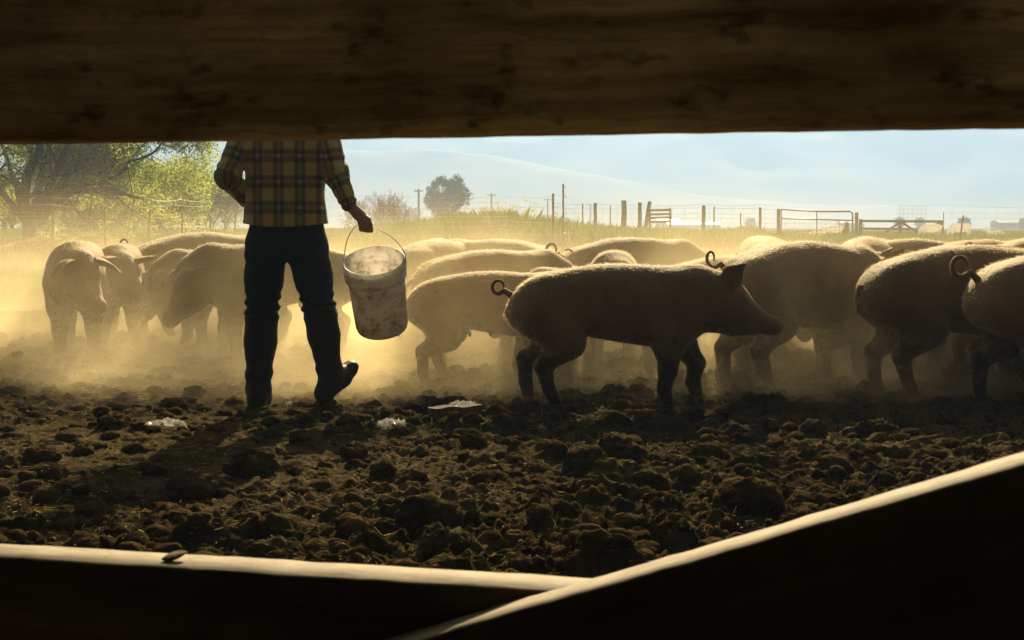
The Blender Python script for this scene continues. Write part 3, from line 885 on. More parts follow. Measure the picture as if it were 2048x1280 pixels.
def gate_wood(name, rotz, base1, base2, lit_tops=False):
    m, nt, out = new_mat(name)
    p = N(nt, "ShaderNodeBsdfPrincipled"); p.inputs["Roughness"].default_value = .8; p.inputs["Specular IOR Level"].default_value = .3
    tc = N(nt, "ShaderNodeTexCoord"); mp = N(nt, "ShaderNodeMapping"); mp.vector_type = 'TEXTURE'
    mp.inputs["Rotation"].default_value = rotz
    nt.links.new(tc.outputs["Object"], mp.inputs[0])
    m2 = N(nt, "ShaderNodeMapping"); m2.inputs["Scale"].default_value = (3.5, 40, 60); nt.links.new(mp.outputs[0], m2.inputs[0])
    # knots bend the grain
    kn = N(nt, "ShaderNodeTexNoise"); kn.inputs["Scale"].default_value = 9; kn.inputs["Detail"].default_value = 2; nt.links.new(mp.outputs[0], kn.inputs["Vector"])
    add = N(nt, "ShaderNodeVectorMath", operation='ADD'); sc = N(nt, "ShaderNodeVectorMath", operation='SCALE'); sc.inputs[3].default_value = 1.3
    nt.links.new(kn.outputs["Color"], sc.inputs[0]); nt.links.new(m2.outputs[0], add.inputs[0]); nt.links.new(sc.outputs[0], add.inputs[1])
    g1 = N(nt, "ShaderNodeTexNoise"); g1.inputs["Scale"].default_value = 1.0; g1.inputs["Detail"].default_value = 8; g1.inputs["Roughness"].default_value = .62
    nt.links.new(add.outputs[0], g1.inputs["Vector"])
    r1 = ramp(nt, g1.outputs[0], [(.32, base2), (.5, tuple((a+b)/2 for a, b in zip(base1, base2))), (.68, base1)])
    st = N(nt, "ShaderNodeTexNoise"); st.inputs["Scale"].default_value = 46; st.inputs["Detail"].default_value = 6; st.inputs["Roughness"].default_value = .7
    m3 = N(nt, "ShaderNodeMapping"); m3.inputs["Scale"].default_value = (.55, 1, 1); nt.links.new(mp.outputs[0], m3.inputs[0]); nt.links.new(m3.outputs[0], st.inputs["Vector"])
    sm = ramp(nt, st.outputs[0], [(.54, 0.), (.66, .75)])
    mx = N(nt, "ShaderNodeMix", data_type='RGBA'); nt.links.new(sm.outputs[0], mx.inputs[0]); nt.links.new(r1.outputs[0], mx.inputs[6]); mx.inputs[7].default_value = (.045, .03, .016, 1)
    # long drying cracks along the grain
    m4 = N(nt, "ShaderNodeMapping"); m4.inputs["Scale"].default_value = (1.3, 30, 85); nt.links.new(mp.outputs[0], m4.inputs[0])
    ad4 = N(nt, "ShaderNodeVectorMath", operation='ADD'); nt.links.new(m4.outputs[0], ad4.inputs[0]); nt.links.new(sc.outputs[0], ad4.inputs[1])
    cn = N(nt, "ShaderNodeTexNoise"); cn.inputs["Scale"].default_value = 1.0; cn.inputs["Detail"].default_value = 2; nt.links.new(ad4.outputs[0], cn.inputs["Vector"])
    ck = ramp(nt, cn.outputs[0], [(.475, 0.), (.497, .28), (.503, .28), (.525, 0.)])
    mc = N(nt, "ShaderNodeMix", data_type='RGBA'); nt.links.new(ck.outputs[0], mc.inputs[0]); nt.links.new(mx.outputs[2], mc.inputs[6]); mc.inputs[7].default_value = (.03, .018, .01, 1); mx = mc
    lf = N(nt, "ShaderNodeTexNoise"); lf.inputs["Scale"].default_value = 4.5; lf.inputs["Detail"].default_value = 5; nt.links.new(mp.outputs[0], lf.inputs["Vector"])
    lr = ramp(nt, lf.outputs[0], [(.38, (.30, .26, .22)), (.56, (1., 1., 1.))]); ml = N(nt, "ShaderNodeMix", data_type='RGBA'); ml.blend_type = 'MULTIPLY'; ml.inputs[0].default_value = .8
    nt.links.new(mx.outputs[2], ml.inputs[6]); nt.links.new(lr.outputs[0], ml.inputs[7]); mx = ml
    if lit_tops:   # sunlight painted pale on the upward edges, shade painted dark on the broad faces
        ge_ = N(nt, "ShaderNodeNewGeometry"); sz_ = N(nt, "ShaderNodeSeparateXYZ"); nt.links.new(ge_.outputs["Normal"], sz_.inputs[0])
        top_f = ramp(nt, sz_.outputs[2], [(.45, 0.), (.75, 1.)])
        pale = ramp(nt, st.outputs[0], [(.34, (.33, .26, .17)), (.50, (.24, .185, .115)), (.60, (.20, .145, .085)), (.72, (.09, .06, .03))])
        mbn = N(nt, "ShaderNodeMix", data_type='RGBA'); nt.links.new(top_f.outputs[0], mbn.inputs[0]); nt.links.new(mx.outputs[2], mbn.inputs[6]); nt.links.new(pale.outputs[0], mbn.inputs[7]); mx = mbn
    nt.links.new(mx.outputs[2], p.inputs["Base Color"])
    b = N(nt, "ShaderNodeBump"); b.inputs["Strength"].default_value = .8; b.inputs["Distance"].default_value = .0025
    nt.links.new(g1.outputs[0], b.inputs["Height"]); nt.links.new(b.outputs[0], p.inputs["Normal"])
    nt.links.new(p.outputs[0], out.inputs[0]); return m
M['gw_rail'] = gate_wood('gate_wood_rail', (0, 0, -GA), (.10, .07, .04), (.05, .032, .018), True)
M['gw_upper'] = gate_wood('gate_wood_upper', (0, 0, -GA), (.80, .60, .34), (.26, .17, .08))  # lighter base colour stands in for extra light on this board
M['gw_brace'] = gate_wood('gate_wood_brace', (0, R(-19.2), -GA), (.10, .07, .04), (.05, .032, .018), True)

gate = empty("wooden_gate", (0, 0, 0))
tag(gate, "weathered wooden gate of wide boards with a slanting brace, close in front of everything", "gate")
Z_UP, Z_LO = 1.0576, .776
plank_obj("rail", M['gw_upper'], gate, (-1.5, Z_UP+.185), (1.5, Z_UP+.185), .038, .185, 3)["label"] = "upper rail seen as a dark out-of-focus board"
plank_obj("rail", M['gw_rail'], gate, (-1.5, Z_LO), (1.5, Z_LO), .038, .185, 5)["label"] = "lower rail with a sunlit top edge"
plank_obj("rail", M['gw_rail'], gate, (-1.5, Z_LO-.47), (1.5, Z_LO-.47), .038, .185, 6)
# the brace is nailed to the camera side of the rails
go_b = go.copy(); go = go - gn*.0385
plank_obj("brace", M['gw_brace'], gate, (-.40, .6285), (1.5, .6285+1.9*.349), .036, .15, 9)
go = go_b
for s in (-1.55, 1.55):
    mb = MB(); c = go + ge*s; mb.box((c[0]+gn[0]*.02, c[1]+gn[1]*.02, .65), (.1, .1, 1.55), Matrix.Rotation(-GA, 3, 'Z'))
    mb.build("post", M['gw_rail'], gate)
# unseen open-fronted shed added behind the camera to block skylight
shed = empty("shed", (0, 0, 0)); tag(shed, "unseen dark open fronted shed added around the viewpoint to block skylight", "shed")
M['shed'] = simple_mat('light_block_boards', (.05, .036, .022), (.03, .02, .012), .9, 3, .5, 20, .01, .1, stretch=(8, 8, 1))
for c, sz in (((-8.0, -5.0, 2.8), (8, .06, 5.8)), ((8.0, -5.0, 2.8), (8, .06, 5.8)), ((0, -5.0, 4.8), (8, .06, 1.6)), ((-12, -2.1, 2.8), (.06, 5.8, 5.8)), ((12, -2.1, 2.8), (.06, 5.8, 5.8))):
    mb = MB(); mb.box(c, sz); mb.build("wall", M['shed'], shed)
mb = MB(); mb.box((0, -2.2, 5.6), (24.6, 6.4, .08), Matrix.Rotation(R(3), 3, 'X')); mb.build("roof", M['shed'], shed)
mb = MB(); mb.box((0, .95, 4.9), (24, .05, 1.6)); mb.build("light_block_header", M['shed'], shed)
# chip of bark lying on the lower rail
d0 = .935; sgn = (320-1024)/F_PX*d0/math.cos(GA)
base = go + ge*(sgn) + gn*.017
mb = MB(); v, f = ICO3; vv = v*np.array((.0085, .006, .0022)); vv = vv*(1+.3*fbm(v[:, 0]*2+3, v[:, 1]*2, v[:, 2]*2+.1, octs=2, seed=8))[:, None]
rt = np.array(Euler((0, R(-14), R(25)), 'XYZ').to_matrix()); mb.add(vv @ rt.T, f.tolist())
o = mb.build("bark_chip", M['bark'], None, True, loc=tuple(base + np.array((0, 0, Z_LO+.0035)))); tag(o, "tiny dark chip of bark lying on the lower gate rail at the left", "bark chip")

# ================================================================== PERSON
PX0 = wx(575, 8.0); PY0 = 8.0
def person_fields():
    pass
SC = 353.0
def L(px, z, y=0): return np.array(((px-575)/SC, y, z))
# joints (x right, y away from the camera, z up), person walks away from the camera
shL, elL, wrL = np.array((-.225, 0, 1.52)), np.array((-.315, -.10, 1.29)), np.array((-.235, .10, 1.155))
shR, elR, wrR = np.array((.215, 0, 1.52)), np.array((.280, -.06, 1.315)), np.array((.362, -.10, 1.13))
hipL, knL, anL = np.array((-.115, 0, .90)), np.array((-.150, .03, .535)), np.array((-.172, .0, .10))
hipR, knR, anR = np.array((.105, 0, .90)), np.array((.175, .03, .545)), np.array((.240, -.02, .165))
toeL = np.array((-.165, .17, .035)); heelL = np.array((-.172, -.055, .045))
toeR = np.array((.335, .13, .20)); heelR = np.array((.205, -.055, .075))

body = Field((-.55, -.35, -.02), (.62, .42, 1.92), .0065)
body.chain([(0, .0, .93), (0, .0, 1.1), (0, 0, 1.3), (0, 0, 1.44)], [.095, .09, .10, .10], .04, .95)
for s in (-1, 1): body.cone((s*.06, 0, 1.45), (s*.17, 0, 1.51), .09, .06, .06)
body.chain([(0, .0, 1.5), (0, .01, 1.62)], [.065, .058], .03)
# head
body.ell((0, .02, 1.755), (.078, .098, .112), .02); body.ell((0, .06, 1.70), (.058, .06, .062), .03)
body.cone((0, .108, 1.745), (0, .135, 1.715), .011, .016, .012)            # nose
for s in (-1, 1): body.ell((s*.08, .01, 1.735), (.012, .024, .034), .006)   # ears
body.ell((0, .112, 1.685), (.022, .008, .006), .006)                        # lips
for a, b_, c_ in ((shL, elL, wrL), (shR, elR, wrR)): body.chain([a, b_, c_], [.052, .042, .030], .02)
for a, b_, c_ in ((hipL, knL, anL), (hipR, knR, anR)): body.chain([a, b_, c_], [.085, .055, .042], .03)
body.chain([heelL+(0, .02, 0), toeL], [.034, .03], .02); body.chain([heelR+(0, .02, .0), toeR], [.034, .03], .02)
# right hand closed round the bucket handle
BAR = np.array((.455, -.10, 1.012))      # middle of the gripped wire
bu = np.array((.93, -.02, -.10)); bu /= np.linalg.norm(bu)       # along the wire
pc = wrR + np.array((.058, .0, -.058))
body.cone(wrR, pc, .030, .034, .015); 
for i in range(4):
    off = (i-1.5)*.0205
    k0 = BAR + bu*off + np.array((-.012, -.030, .040+(.006 if i in (1, 2) else 0)))
    body.cone(pc + bu*off*.7, k0, .019, .0125, .010)
    k1 = BAR + bu*off + np.array((0, -.034, .006)); k2 = BAR + bu*off + np.array((0, -.010, -.024-(.003 if i in (1, 2) else 0))); k3 = BAR + bu*off + np.array((0, .014, -.008))
    body.chain([k0, k1, k2, k3], [.0115, .0105, .0098, .0085], .004)
body.chain([pc+np.array((-.015, .022, -.0)), BAR+bu*-.030+np.array((-.006, .036, .022)), BAR+bu*.004+np.array((0, .036, .004))], [.014, .0115, .009], .008)   # thumb
# left hand half in the pocket
hc = wrL + np.array((.045, .05, -.055))
body.cone(wrL, hc, .029, .032, .012)
for i in range(4):
    off = np.array((.018*(i-1.5), .008*(i-1.5), 0)); body.chain([hc+off, hc+off+(.02, .012, -.045), hc+off+(.025, .0, -.075-.006*(i in (1, 2)))], [.013, .0105, .009], .004)
body.chain([hc+(-.02, -.01, .01), hc+(-.025, -.025, -.03)], [.014, .010], .008)
V, Qd = body.nets()
person = obj("person", mesh_np("person", V, Qd), M['skin'], loc=(PX0, PY0, -.005))
tag(person, "person seen from behind in plaid shirt, dark jeans and rubber boots, walking with a bucket", "person")
# hair
hf = Field((-.12, -.12, 1.6), (.12, .16, 1.92), .008)
hf.ell((0, .008, 1.775), (.088, .104, .108), .02); hf.ell((0, -.045, 1.70), (.07, .05, .06), .03)
V, Qd = hf.nets(); keep = V[:, 1] < .085
hn = vnormals(V, Qd); V = V + hn*(.006*fbm(V[:, 0]*60, V[:, 1]*60, V[:, 2]*15, octs=2, seed=4))[:, None]
obj("hair", mesh_np("hair", V, Qd), M['hairdark'], person)

# shirt, with plaid coordinates stored per vertex
sh = Field((-.50, -.28, .98), (.50, .32, 1.66), .0075)
zz = [1.005, 1.03, 1.10, 1.2, 1.3, 1.4, 1.48, 1.54, 1.58]
hwid = [.238, .240, .232, .218, .222, .232, .235, .20, .10]
cx = [-.005, -.005, -.004, 0, 0, 0, 0, 0, 0]
sh.profile(2, zz, cx, hwid, 0, [.135, .138, .135, .128, .132, .138, .132, .11, .085], .02, 2.5)
sh.cone((-.07, 0, 1.52), (.07, 0, 1.52), .10, .10, .05)
sh.chain([shL, elL, wrL+(wrL-elL)*-.02], [.083, .066, .045], .022)
sh.chain([shR, elR, wrR+(wrR-elR)*-.06], [.085, .070, .047], .022)
sh.cut(2, 1.012, True)
V, Qd = sh.nets(); nr = vnormals(V, Qd)
zt = V[:, 2]
# folds: drag lines at waist, bunched sleeves
armd = []
def segd(P, a, b):
    ba = b-a; t = np.clip(((P-a)@ba)/(ba@ba), 0, 1); return np.linalg.norm(P-a-t[:, None]*ba, axis=1), t, np.linalg.norm(ba)
u_at = np.zeros(len(V)); v_at = V[:, 2].copy()
u_at[:] = V[:, 0]*1.0 + np.where(V[:, 1] > 0, 0.0, 0.0)
onarm = np.zeros(len(V), bool)
for (a, b_, c_, sd_) in ((shL, elL, wrL, -1), (shR, elR, wrR, 1)):
    d1, t1, l1 = segd(V, a, b_); d2, t2, l2 = segd(V, b_, c_)
    dd = np.minimum(d1-.085, d2-.06); ln = np.where(d1-.01 < d2, t1*l1, l1+t2*l2)
    arm = (dd < .012) & (np.abs(V[:, 0]) > .215 + .25*np.maximum(0, 1.30-V[:, 2])*0) & ~((zt < 1.24) & (d2 > .075))
    if sd_ > 0: arm &= (V[:, 0] > .222)
    else: arm &= (V[:, 0] < -.222) | ((d2 < .06) & (V[:, 1] > .02))
    ax = np.where(d1 < d2, 0, 1)
    mid = np.where((d1-.01 < d2)[:, None], a + t1[:, None]*(b_-a), b_ + t2[:, None]*(c_-b_))
    r_ = V-mid
    ang = np.arctan2(r_[:, 1], r_[:, 0]*sd_)
    u_at[arm] = (ang*.075)[arm]; v_at[arm] = (1.55-ln)[arm]; onarm |= arm
    fold = .006*np.sin(ln*95+np.sin(ang*2)*2.0)*np.exp(-((ln-l1)/.09)**2) + .004*np.sin(ln*140+ang)*np.exp(-((ln-l1-l2)/.06)**2)
    V = V + nr*(fold*arm)[:, None]
f2_ = .010*fbm(V[:, 0]*5, V[:, 1]*3, V[:, 2]*4+.3, octs=3, seed=14) + .004*np.sin(V[:, 0]*30+V[:, 2]*22+2*np.sin(V[:, 2]*9))*sstep(1.02, 1.2, zt)*0.8
V = V + nr*(f2_*(~onarm))[:, None]
# curved shirt tail
low = zt < 1.05
V[low, 2] += (.018*(np.abs(V[low, 0])/.24)**2.0 - .004)*(1.05-zt[low])/.04
me = mesh_np("shirt", V, Qd)
at = me.attributes.new("plaid", 'FLOAT_VECTOR', 'POINT'); at.data.foreach_set("vector", np.stack([u_at, v_at, u_at*0], -1).astype(np.float32).ravel())
m, nt, out = new_mat("plaid_flannel")
p = N(nt, "ShaderNodeBsdfPrincipled"); p.inputs["Roughness"].default_value = .9; p.inputs["Specular IOR Level"].default_value = .1
p.inputs["Sheen Weight"].default_value = .3
an = N(nt, "ShaderNodeAttribute"); an.attribute_name = "plaid"
sp = N(nt, "ShaderNodeSeparateXYZ"); nt.links.new(an.outputs["Vector"], sp.inputs[0])
def band(sock, period, off):
    a = math_n2(nt, 'DIVIDE', math_n2(nt, 'ADD', sock, off), period); return math_n2(nt, 'FRACT', a)
def math_n2(nt, op, a, b=None):
    n = N(nt, "ShaderNodeMath", operation=op)
    for i, v in enumerate((a, b)):
        if v is None: continue
        if isinstance(v, (int, float)): n.inputs[i].default_value = v
        else: nt.links.new(v, n.inputs[i])
    return n.outputs[0]
fu, fv = band(sp.outputs[0], .117, .052+2.34), band(sp.outputs[1], .142, .055)
def plaid1(f): # dark band / mustard band, one value 0..1
    return ramp(nt, f, [(0, 0.), (.02, 0.), (.48, 0.), (.50, 1.), (.98, 1.), (1., 0.)]).outputs[0]
du, dv = plaid1(fu), plaid1(fv)
s_ = math_n2(nt, 'MULTIPLY', math_n2(nt, 'ADD', du, dv), .5)
cr = ramp(nt, s_, [(0, (.065, .047, .028)), (.5, (.18, .135, .055)), (1., (.46, .35, .12))])
def lines(f, c, wd):   # three fine pale threads
    acc = None
    for k in (-.045, 0, .045):
        d = math_n2(nt, 'ABSOLUTE', math_n2(nt, 'SUBTRACT', f, c+k)); l = math_n2(nt, 'LESS_THAN', d, wd); acc = l if acc is None else math_n2(nt, 'MAXIMUM', acc, l)
    return acc
lu, lv = lines(fu, .25, .014), lines(fv, .25, .012)
both = math_n2(nt, 'ADD', math_n2(nt, 'ADD', math_n2(nt, 'MULTIPLY', lu, .16), math_n2(nt, 'MULTIPLY', lv, .20)), math_n2(nt, 'MULTIPLY', math_n2(nt, 'MULTIPLY', lu, lv), .6))
mx = N(nt, "ShaderNodeMix", data_type='RGBA'); nt.links.new(both, mx.inputs[0]); nt.links.new(cr.outputs[0], mx.inputs[6]); mx.inputs[7].default_value = (.85, .75, .55, 1)
nt.links.new(mx.outputs[2], p.inputs["Base Color"])
tcn = N(nt, "ShaderNodeTexCoord"); nb = N(nt, "ShaderNodeTexNoise"); nb.inputs["Scale"].default_value = 220; nt.links.new(tcn.outputs["Object"], nb.inputs["Vector"])
b = N(nt, "ShaderNodeBump"); b.inputs["Strength"].default_value = .3; b.inputs["Distance"].default_value = .002; nt.links.new(nb.outputs[0], b.inputs["Height"]); nt.links.new(b.outputs[0], p.inputs["Normal"])
nt.links.new(p.outputs[0], out.inputs[0]); M['plaid'] = m
obj("shirt", me, M['plaid'], person)

# jeans
jf = Field((-.36, -.26, .42), (.40, .28, 1.10), .008)
jf.profile(2, [.84, .88, .95, 1.02, 1.07], 0, [.205, .214, .215, .205, .19], 0, [.115, .13, .13, .115, .10], .03, 2.5)
jf.chain([hipL, (hipL+knL)/2+(-.002, 0, 0), knL, knL+(anL-knL)*.2], [.122, .108, .088, .082], .025)
jf.chain([hipR, (hipR+knR)/2+(.004, 0, 0), knR, knR+(anR-knR)*.2], [.122, .108, .088, .082], .025)
V, Qd = jf.nets(); nr = vnormals(V, Qd)
kz = np.exp(-((V[:, 2]-.55)/.09)**2)
V = V + nr*(.006*fbm(V[:, 0]*7, V[:, 1]*6, V[:, 2]*9, octs=3, seed=15) + .009*kz*np.sin(V[:, 2]*105+4*fbm(V[:, 0]*8, V[:, 1]*8, V[:, 2]*2, octs=2, seed=6)+V[:, 0]*18)
            + .004*np.exp(-((V[:, 2]-.83)/.06)**2)*np.sin(V[:, 2]*70+V[:, 0]*60))[:, None]
obj("jeans", mesh_np("jeans", V, Qd), M['jeans'], person)

# boots
def boot(kn, an, heel, toe, lift):
    bf = Field(np.minimum(np.minimum(kn, toe), heel)-.16, np.maximum(np.maximum(kn, toe), heel)+.16, .0075)
    top = kn + (an-kn)*.07
    bf.chain([top, top+(an-top)*.35, top+(an-top)*.8, an], [.094, .091, .071, .066], .02)
    bf.cone(an, heel, .064, .048, .03)
    fw = toe-heel; fw = fw/np.linalg.norm(fw)
    bf.chain([heel, heel+(toe-heel)*.6, toe], [.048, .050, .046], .03)
    up = np.cross(np.cross(fw, (0, 0, 1.)), fw); up /= np.linalg.norm(up)
    bf.cone(an+fw*.02-(0, 0, .02), heel+(toe-heel)*.62+up*.012, .060, .046, .04)
    # open the shaft top
    V, Qd = bf.nets(); nr = vnormals(V, Qd)
    s_ = ((V-heel)@up)
    # sole: push outwards below the welt
    sole = sstep(-.028, -.036, s_)
    V = V + nr*(.006*sole)[:, None]
    low = s_ < -.042; V[low] -= up[None]*(s_[low]+.042)[:, None]
    ax = (an-kn)/np.linalg.norm(an-kn); tt = (V-kn)@ax
    V = V + nr*(.004*np.sin(tt*60+3*fbm(V[:, 0]*9, V[:, 1]*9, V[:, 2]*6, octs=2, seed=3))*np.exp(-((tt-.34)/.09)**2) + .003*fbm(V[:, 0]*9, V[:, 1]*9, V[:, 2]*5, octs=2, seed=33))[:, None]
    V = V + nr*(.004*np.exp(-((tt-.045)/.012)**2))[:, None]
    return obj("boot", mesh_np("boot", V, Qd), M['rubber'], person)
boot(knL, anL, heelL, toeL, 0); boot(knR, anR, heelR, toeR, .1)

# ================================================================== BUCKET
def mat_bucket():
    m, nt, out = new_mat("dirty_white_plastic")
    p = N(nt, "ShaderNodeBsdfPrincipled"); p.inputs["Roughness"].default_value = .45
    tc = N(nt, "ShaderNodeTexCoord")
    def nz(s, d=6, r=.65):
        n = N(nt, "ShaderNodeTexNoise"); n.inputs["Scale"].default_value = s; n.inputs["Detail"].default_value = d; n.inputs["Roughness"].default_value = r
        nt.links.new(tc.outputs["Object"], n.inputs["Vector"]); return n.outputs[0]
    mk = ramp(nt, nz(9, 8, .75), [(.45, 0.), (.62, 1.)]); fine = ramp(nt, nz(60, 5, .7), [(.42, .25), (.62, 1.)])
    f = math_n2(nt, 'MULTIPLY', mk.outputs[0], fine.outputs[0])
    mx = N(nt, "ShaderNodeMix", data_type='RGBA'); nt.links.new(f, mx.inputs[0]); mx.inputs[6].default_value = (.82, .78, .72, 1); mx.inputs[7].default_value = (.24, .155, .07, 1)
    nt.links.new(mx.outputs[2], p.inputs["Base Color"])
    tr = N(nt, "ShaderNodeBsdfTranslucent"); nt.links.new(mx.outputs[2], tr.inputs[0])
    ms = N(nt, "ShaderNodeMixShader"); ms.inputs[0].default_value = .6; nt.links.new(p.outputs[0], ms.inputs[1]); nt.links.new(tr.outputs[0], ms.inputs[2])
    nt.links.new(ms.outputs[0], out.inputs[0]); return m
M['bucket'] = mat_bucket()
BR, BH = .168, .435
BD = 7.88
bloc = Vector((wx(748, BD), BD, wz(521, BD)))     # centre of the rim
bucket = empty("bucket", bloc)
tag(bucket, "dirty white plastic bucket on a wire handle, tipped and held by the person", "bucket")
Rb = Euler((R(27), R(-4), 0), 'XYZ').to_matrix().to_4x4()
bucket.rotation_euler = Rb.to_euler()
def lathe(prof, seg=72):
    v = []; f = []
    for r, z in prof:
        for k in range(seg):
            a = 2*math.pi*k/seg; v.append((r*math.cos(a), r*math.sin(a), z))
    for i in range(len(prof)-1):
        for k in range(seg): a = i*seg+k; b_ = i*seg+(k+1) % seg; f.append((a, b_, b_+seg, a+seg))
    return v, f
rb = BR*.865
prof = [(0.001, -BH), (rb-.012, -BH), (rb-.004, -BH+.004), (rb, -BH+.014), (rb+.004, -BH+.03)]
prof += [(rb+.004+(BR-.008-rb-.004)*t, -BH+.03+(BH-.13)*t) for t in np.linspace(.1, 1, 10)]
z0 = -.10
prof += [(BR-.006, z0), (BR+.006, z0+.003), (BR+.007, z0+.008), (BR-.005, z0+.013), (BR-.005, -.068), (BR+.008, -.063), (BR+.009, -.055), (BR-.004, -.050), (BR-.004, -.030), (BR+.006, -.027), (BR+.009, -.02), (BR+.009, -.004), (BR+.003, 0), (BR-.003, 0), (BR-.005, -.004)]
prof += [(BR-.0065, -.02), (BR-.009, -.10), (rb, -BH+.03), (rb-.006, -BH+.012), (0.001, -BH+.008)]
mb = MB(); v, f = lathe(prof); mb.add(v, f); mb.build("shell", M['bucket'], bucket, True)
# leftover feed sticking to the inside bottom
fv, ff = lathe([(0.001, -BH+.016), (rb*.5, -BH+.03), (rb*.9, -BH+.024), (rb-.004, -BH+.013)], 40); fv = np.array(fv)
fv[:, 2] += .008*fbm(fv[:, 0]*40, fv[:, 1]*40, octs=3, seed=2); mb = MB(); mb.add(fv, ff); M['feed'] = simple_mat('feed_crumbs', (.42, .27, .12), (.22, .13, .06), .9, 60, .8, 120, .004)
mb.build("feed_residue", M['feed'], bucket, True)
# bail: from the two ear bosses up to the grip, expressed in bucket space
Rinv = Rb.to_3x3().inverted()
grip = person.location + Vector(BAR)
gl_ = Rinv @ (grip - bloc)
bu_l = Rinv @ Vector(bu)
pa, pb_ = Vector((-BR-.007, 0, -.042)), Vector((BR+.007, 0, -.042))
ga, gb = gl_ - bu_l*.045, gl_ + bu_l*.045
def bez(p0, p1, p2, p3, n=14): return [tuple(p0*(1-t)**3+p1*3*t*(1-t)**2+p2*3*t*t*(1-t)+p3*t**3) for t in np.linspace(0, 1, n)]
upl = Rinv @ Vector((0, 0, 1))
pts = bez(pa, pa+upl*.10+Vector((-.0, 0, 0)), ga-bu_l*.06-upl*.03, ga) + bez(gb, gb+bu_l*.05-upl*.02, pb_+upl*.12+Vector((.012, 0, 0)), pb_)
mb = MB(); mb.tube(pts, .0022, 6); mb.build("handle", M['steel'], bucket, True)
for q in (pa, pb_):
    mb = MB(); mb.tube([tuple(q*1.0), tuple(q*.955)], .012, 10); mb.build("handle_boss", M['bucket'], bucket)

# ================================================================== LITTER
def plastic_mat():
    m, nt, out = new_mat("crumpled_clear_plastic")
    p = N(nt, "ShaderNodeBsdfPrincipled"); p.inputs["Roughness"].default_value = .2; p.inputs["Base Color"].default_value = (.42, .38, .33, 1)
    t = N(nt, "ShaderNodeBsdfTranslucent"); t.inputs[0].default_value = (.55, .52, .48, 1); tr = N(nt, "ShaderNodeBsdfTransparent")
    a = N(nt, "ShaderNodeMixShader"); a.inputs[0].default_value = .45; b_ = N(nt, "ShaderNodeMixShader"); b_.inputs[0].default_value = .4
    nt.links.new(p.outputs[0], a.inputs[1]); nt.links.new(t.outputs[0], a.inputs[2]); nt.links.new(a.outputs[0], b_.inputs[1]); nt.links.new(tr.outputs[0], b_.inputs[2])
    nt.links.new(b_.outputs[0], out.inputs[0]); return m
M['plastic'] = plastic_mat()
def crumple(px, py, wpx, hpx, seed, label, zoff=0, dd=0):
    d = y_to_d(py)+dd; k = F_PX/d; wd, ht = wpx/k, hpx/k; n = 34
    u, v = np.meshgrid(np.linspace(-1, 1, n), np.linspace(-1, 1, n), indexing='ij')
    X = u*wd/2*(1+.25*vnoise(v*2+seed, u*2, seed=seed)); Y = v*wd*.33*(1+.3*vnoise(u*2, v*2+seed, seed=seed+1))
    Z = ht*.55*np.maximum(1-.9*(u*u+v*v*.9), 0)**.5 + ht*.75*np.abs(fbm(u*2.6+seed, v*2.6, octs=4, seed=seed+2, gain=.65))
    x0 = wx(px, d)
    Z = Z*(1-sstep(.8, 1.0, np.maximum(abs(u), abs(v)))) + .004
    idx = np.arange(n*n).reshape(n, n); q = np.stack([idx[:-1, :-1], idx[1:, :-1], idx[1:, 1:], idx[:-1, 1:]], -1).reshape(-1, 4)
    edge = fbm(u*3+seed, v*3, octs=3, seed=seed+9).reshape(-1); rr2 = np.sqrt(u*u+v*v).reshape(-1); kq = (rr2 + .5*edge)[q].max(1) < 1.0; q = q[kq]
    o = obj("plastic_scrap", mesh_np("plastic_scrap", np.stack([X, Y, Z], -1).reshape(-1, 3), q, False), M['plastic'], loc=(x0, d, gz(x0, d)+.01+zoff))
    tag(o, label, "plastic scrap", "plastic scraps on the ground"); return o
crumple(330, 850, 92, 22, 3, "long crumpled piece of clear plastic on the mud at the left")
crumple(783, 858, 66, 22, 9, "small mound of crumpled clear plastic between boots and flat wood")
crumple(925, 826, 58, 16, 17, "shredded clear plastic lying on the flat piece of wood", .045, .02)
crumple(182, 741, 14, 6, 23, "tiny scrap of plastic in the dusty ground at the far left")
crumple(575, 802, 14, 10, 29, "tiny scrap of plastic between the two boots")
crumple(1082, 850, 14, 10, 31, "tiny scrap of plastic below the large walking pig's hind feet")
d = y_to_d(838); x0 = wx(908, d); mb = MB()
n = 20; xs = np.linspace(-.14, .14, n)
ring = [(-.045, 0), (.045, 0), (.045, .05), (-.045, .05)]
V = np.array([[x, a+.004*math.sin(x*60+a*40), z+.004*math.sin(x*45+a*90)+.02*(x/.14)*.3] for x in xs for a, z in ring]); f = []
for i in range(n-1):
    for k in range(4): a = i*4+k; b_ = i*4+(k+1) % 4; f.append((a, b_, b_+4, a+4))
f += [(3, 2, 1, 0), tuple(range(4*n-4, 4*n))]
mb.add(V, f); o = mb.build("wood_block", M['old_post'], loc=(x0, d+.05, gz(x0, d)+.03)); o.rotation_euler = (0, 0, R(6))
tag(o, "flat broken piece of dark wood lying in the mud under shredded plastic", "wood block")

# ================================================================== YARD EDGES, FENCES, GATES
def low_board(px0, px1, d, h, th, label, rz=0):
    mb = MB(); x0, x1 = wx(px0, d), wx(px1, d)
    k = max(2, int((x1-x0)/2.4)); xs = np.linspace(x0, x1, k+1)
    for i in range(k): mb.box(((xs[i]+xs[i+1])/2-(x0+x1)/2, 0, h/2-.04), (xs[i+1]-xs[i]-.01, th, h+.08))
    o = mb.build("timber_edging", M['old_post'], loc=((x0+x1)/2, d, bz(d)-.03)); tag(o, label, "timber edging"); return o
low_board(-420, 345, 12.6, .12, .07, "long low timber lying behind the leftmost pigs' legs")
low_board(1050, 1520, 21, .22, .08, "long low timber along the dirt beyond the middle pigs")

